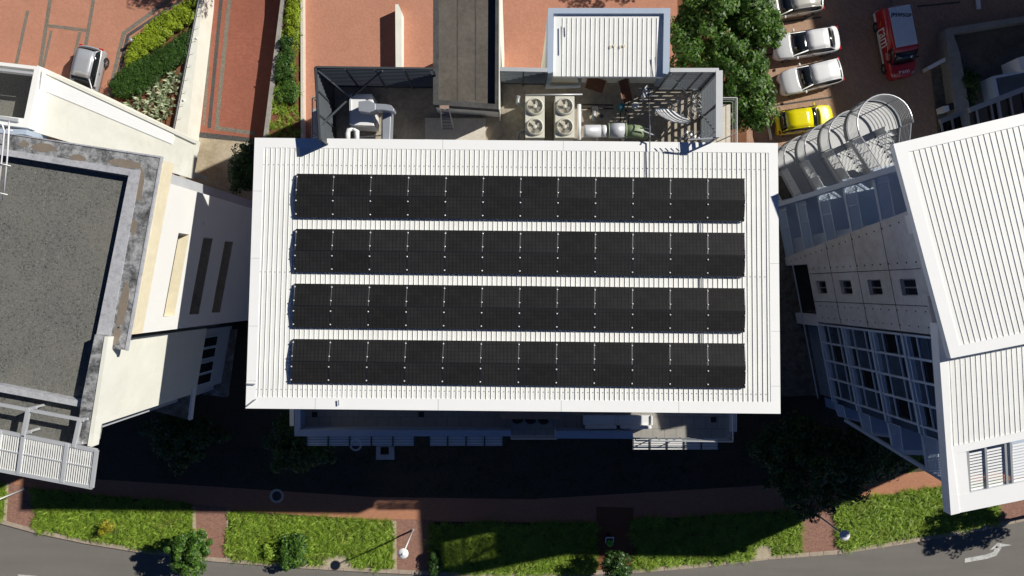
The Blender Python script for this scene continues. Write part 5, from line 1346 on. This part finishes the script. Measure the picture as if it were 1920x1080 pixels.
MB().lathe((c.x,c.y,0), [(.22,0),(.27,.1),(.28,.8),(.25,.85)], 16).build('bin_body', M['plastic'], t, True)
mb = MB(); mb.beam((c.x-.29,c.y-.18,.9),(c.x-.25,c.y+.2,.9),.06); mb.beam((c.x-.25,c.y+.2,.9),(c.x+.28,c.y+.2,.9),.08); mb.beam((c.x+.28,c.y+.2,.9),(c.x+.24,c.y-.16,.9),.06); mb.build('rim', M['pvc'], t)
MB().lathe((c.x,c.y-.16,1.0), [(.22,0),(.22,.05),(.15,.12),(.0001,.14)], 16).build('lid', M['green_lid'], t, True)
t = thing('marker_post', P(388,1006,0), 'short weathered timber post on the cross path by the round tree', 'post'); c = P(388,1006,0)
MB().box((c.x,c.y,.6), (.12,.12,1.2)).build('post', M['timber'], t); MB().box((c.x,c.y,1.22), (.15,.15,.04)).build('cap', M['tancon'], t)
t = thing('bollard_light', P(256,82,1.6), 'small dark bollard light at the corner of the triangular planter', 'bollard'); c = P(256,82,1.6)
MB().tube([c, c+Vector((0,0,.7))], .06, 10).build('post', M['plastic'], t, True); MB().lathe(c+Vector((0,0,.7)), [(.12,0),(.13,.12),(.06,.16)], 14).build('head', M['greymetal'], t)
def manhole(x, y, r, z, label):
    t = thing('manhole', P(x,y,z), label, 'manhole', group='round manhole covers'); c = P(x,y,z)
    MB().lathe(c, [(r*.68,0),(r*.68,.02),(r,.02),(r,0)], 24).build('surround', M['slab'], t); MB().lathe(c, [(r*.66,0),(r*.66,.016),(.0001,.016)], 24).build('cover', M['cobbledark'], t)
manhole(519,930,.5,.01,'round manhole with a pale ring on the shaded path'); manhole(1427,1036,.36,.005,'manhole in the notch of the right verge bed beside the kerb'); manhole(667,834,.45,.0,'round pale cover half under the left sun louvres')
t = thing('concrete_chamber', P(721,850,0), 'pale square concrete chamber with an open dark hole on the shaded lawn', 'chamber')
o_ = [P(705,838,.35), P(738,838,.35), P(739,862,.35), P(705,862,.35)]; i_ = [P(713,838.5,.35), P(729,838.5,.35), P(729,853,.35), P(713,853,.35)]
MB().ring(o_, i_, 0).build('kerb_ring', M['greywall'], t); MB().prism([P(713,838,.03), P(729,838,.03), P(729,853,.03), P(713,853,.03)], 0).build('pit', M['hole'], t)
for (q, la) in [([(1413,1020),(1445,1018),(1447,1046),(1413,1049)], 1), ([(605,1042),(655,1037),(660,1066),(605,1063)], 2)]: sheet('verge_paving', q, .03, M['tancon'], -.01)
# car park kerb rail along the tree
mb = MB(); mb.beam(P(1433,195,.2), P(1446,262,.2), .12, .2); tag(mb.build('kerb_rail', M['lampwhite']), 'white kerb rail between tree and yellow car', 'kerb rail')
mb = MB(); mb.beam(P(1398,20,.2), P(1385,-10,.2), .12, .2); tag(mb.build('kerb_rail', M['lampwhite']), 'white kerb rail at the top between tree and silver hatchback', 'kerb rail')

# ================================================================== LIGHT, WORLD, CAMERA
el = math.atan2(1.0, math.hypot(1.23,.556)); azv = math.atan2(.556, 1.23)
w = bpy.data.worlds.new('World'); scene.world = w; w.use_nodes = True; nt = w.node_tree
sky = nt.nodes.new('ShaderNodeTexSky'); sky.sky_type = 'NISHITA'; sky.sun_disc = False
sky.sun_elevation = el; sky.sun_rotation = math.pi/2 - azv; sky.altitude = 1500; sky.air_density = .44; sky.dust_density = .0; sky.ozone_density = 1.5
nt.links.new(mix(nt, 1.0, sky.outputs[0], (.64,.86,1.2), 'MULTIPLY'), nt.nodes['Background'].inputs[0]); nt.nodes['Background'].inputs[1].default_value = .05
sl = bpy.data.lights.new('sun', 'SUN'); sl.energy = 5.0; sl.angle = R(.53); sl.color = (1,.955,.865)
so = bpy.data.objects.new('sun', sl); col.objects.link(so); so.rotation_euler = (-SUN).to_track_quat('-Z','Y').to_euler(); so.location = (30,15,60)
cam = bpy.data.cameras.new('camera'); cam.sensor_width = 36; cam.lens = F/1920*36; cam.clip_end = 4000; cam.clip_start = .5
co = bpy.data.objects.new('camera', cam); col.objects.link(co); co.location = (0,0,H); co.rotation_euler = (0,0,0)
scene.camera = co
scene.view_settings.view_transform = 'Standard'; scene.view_settings.look = 'None'; scene.view_settings.exposure = 0
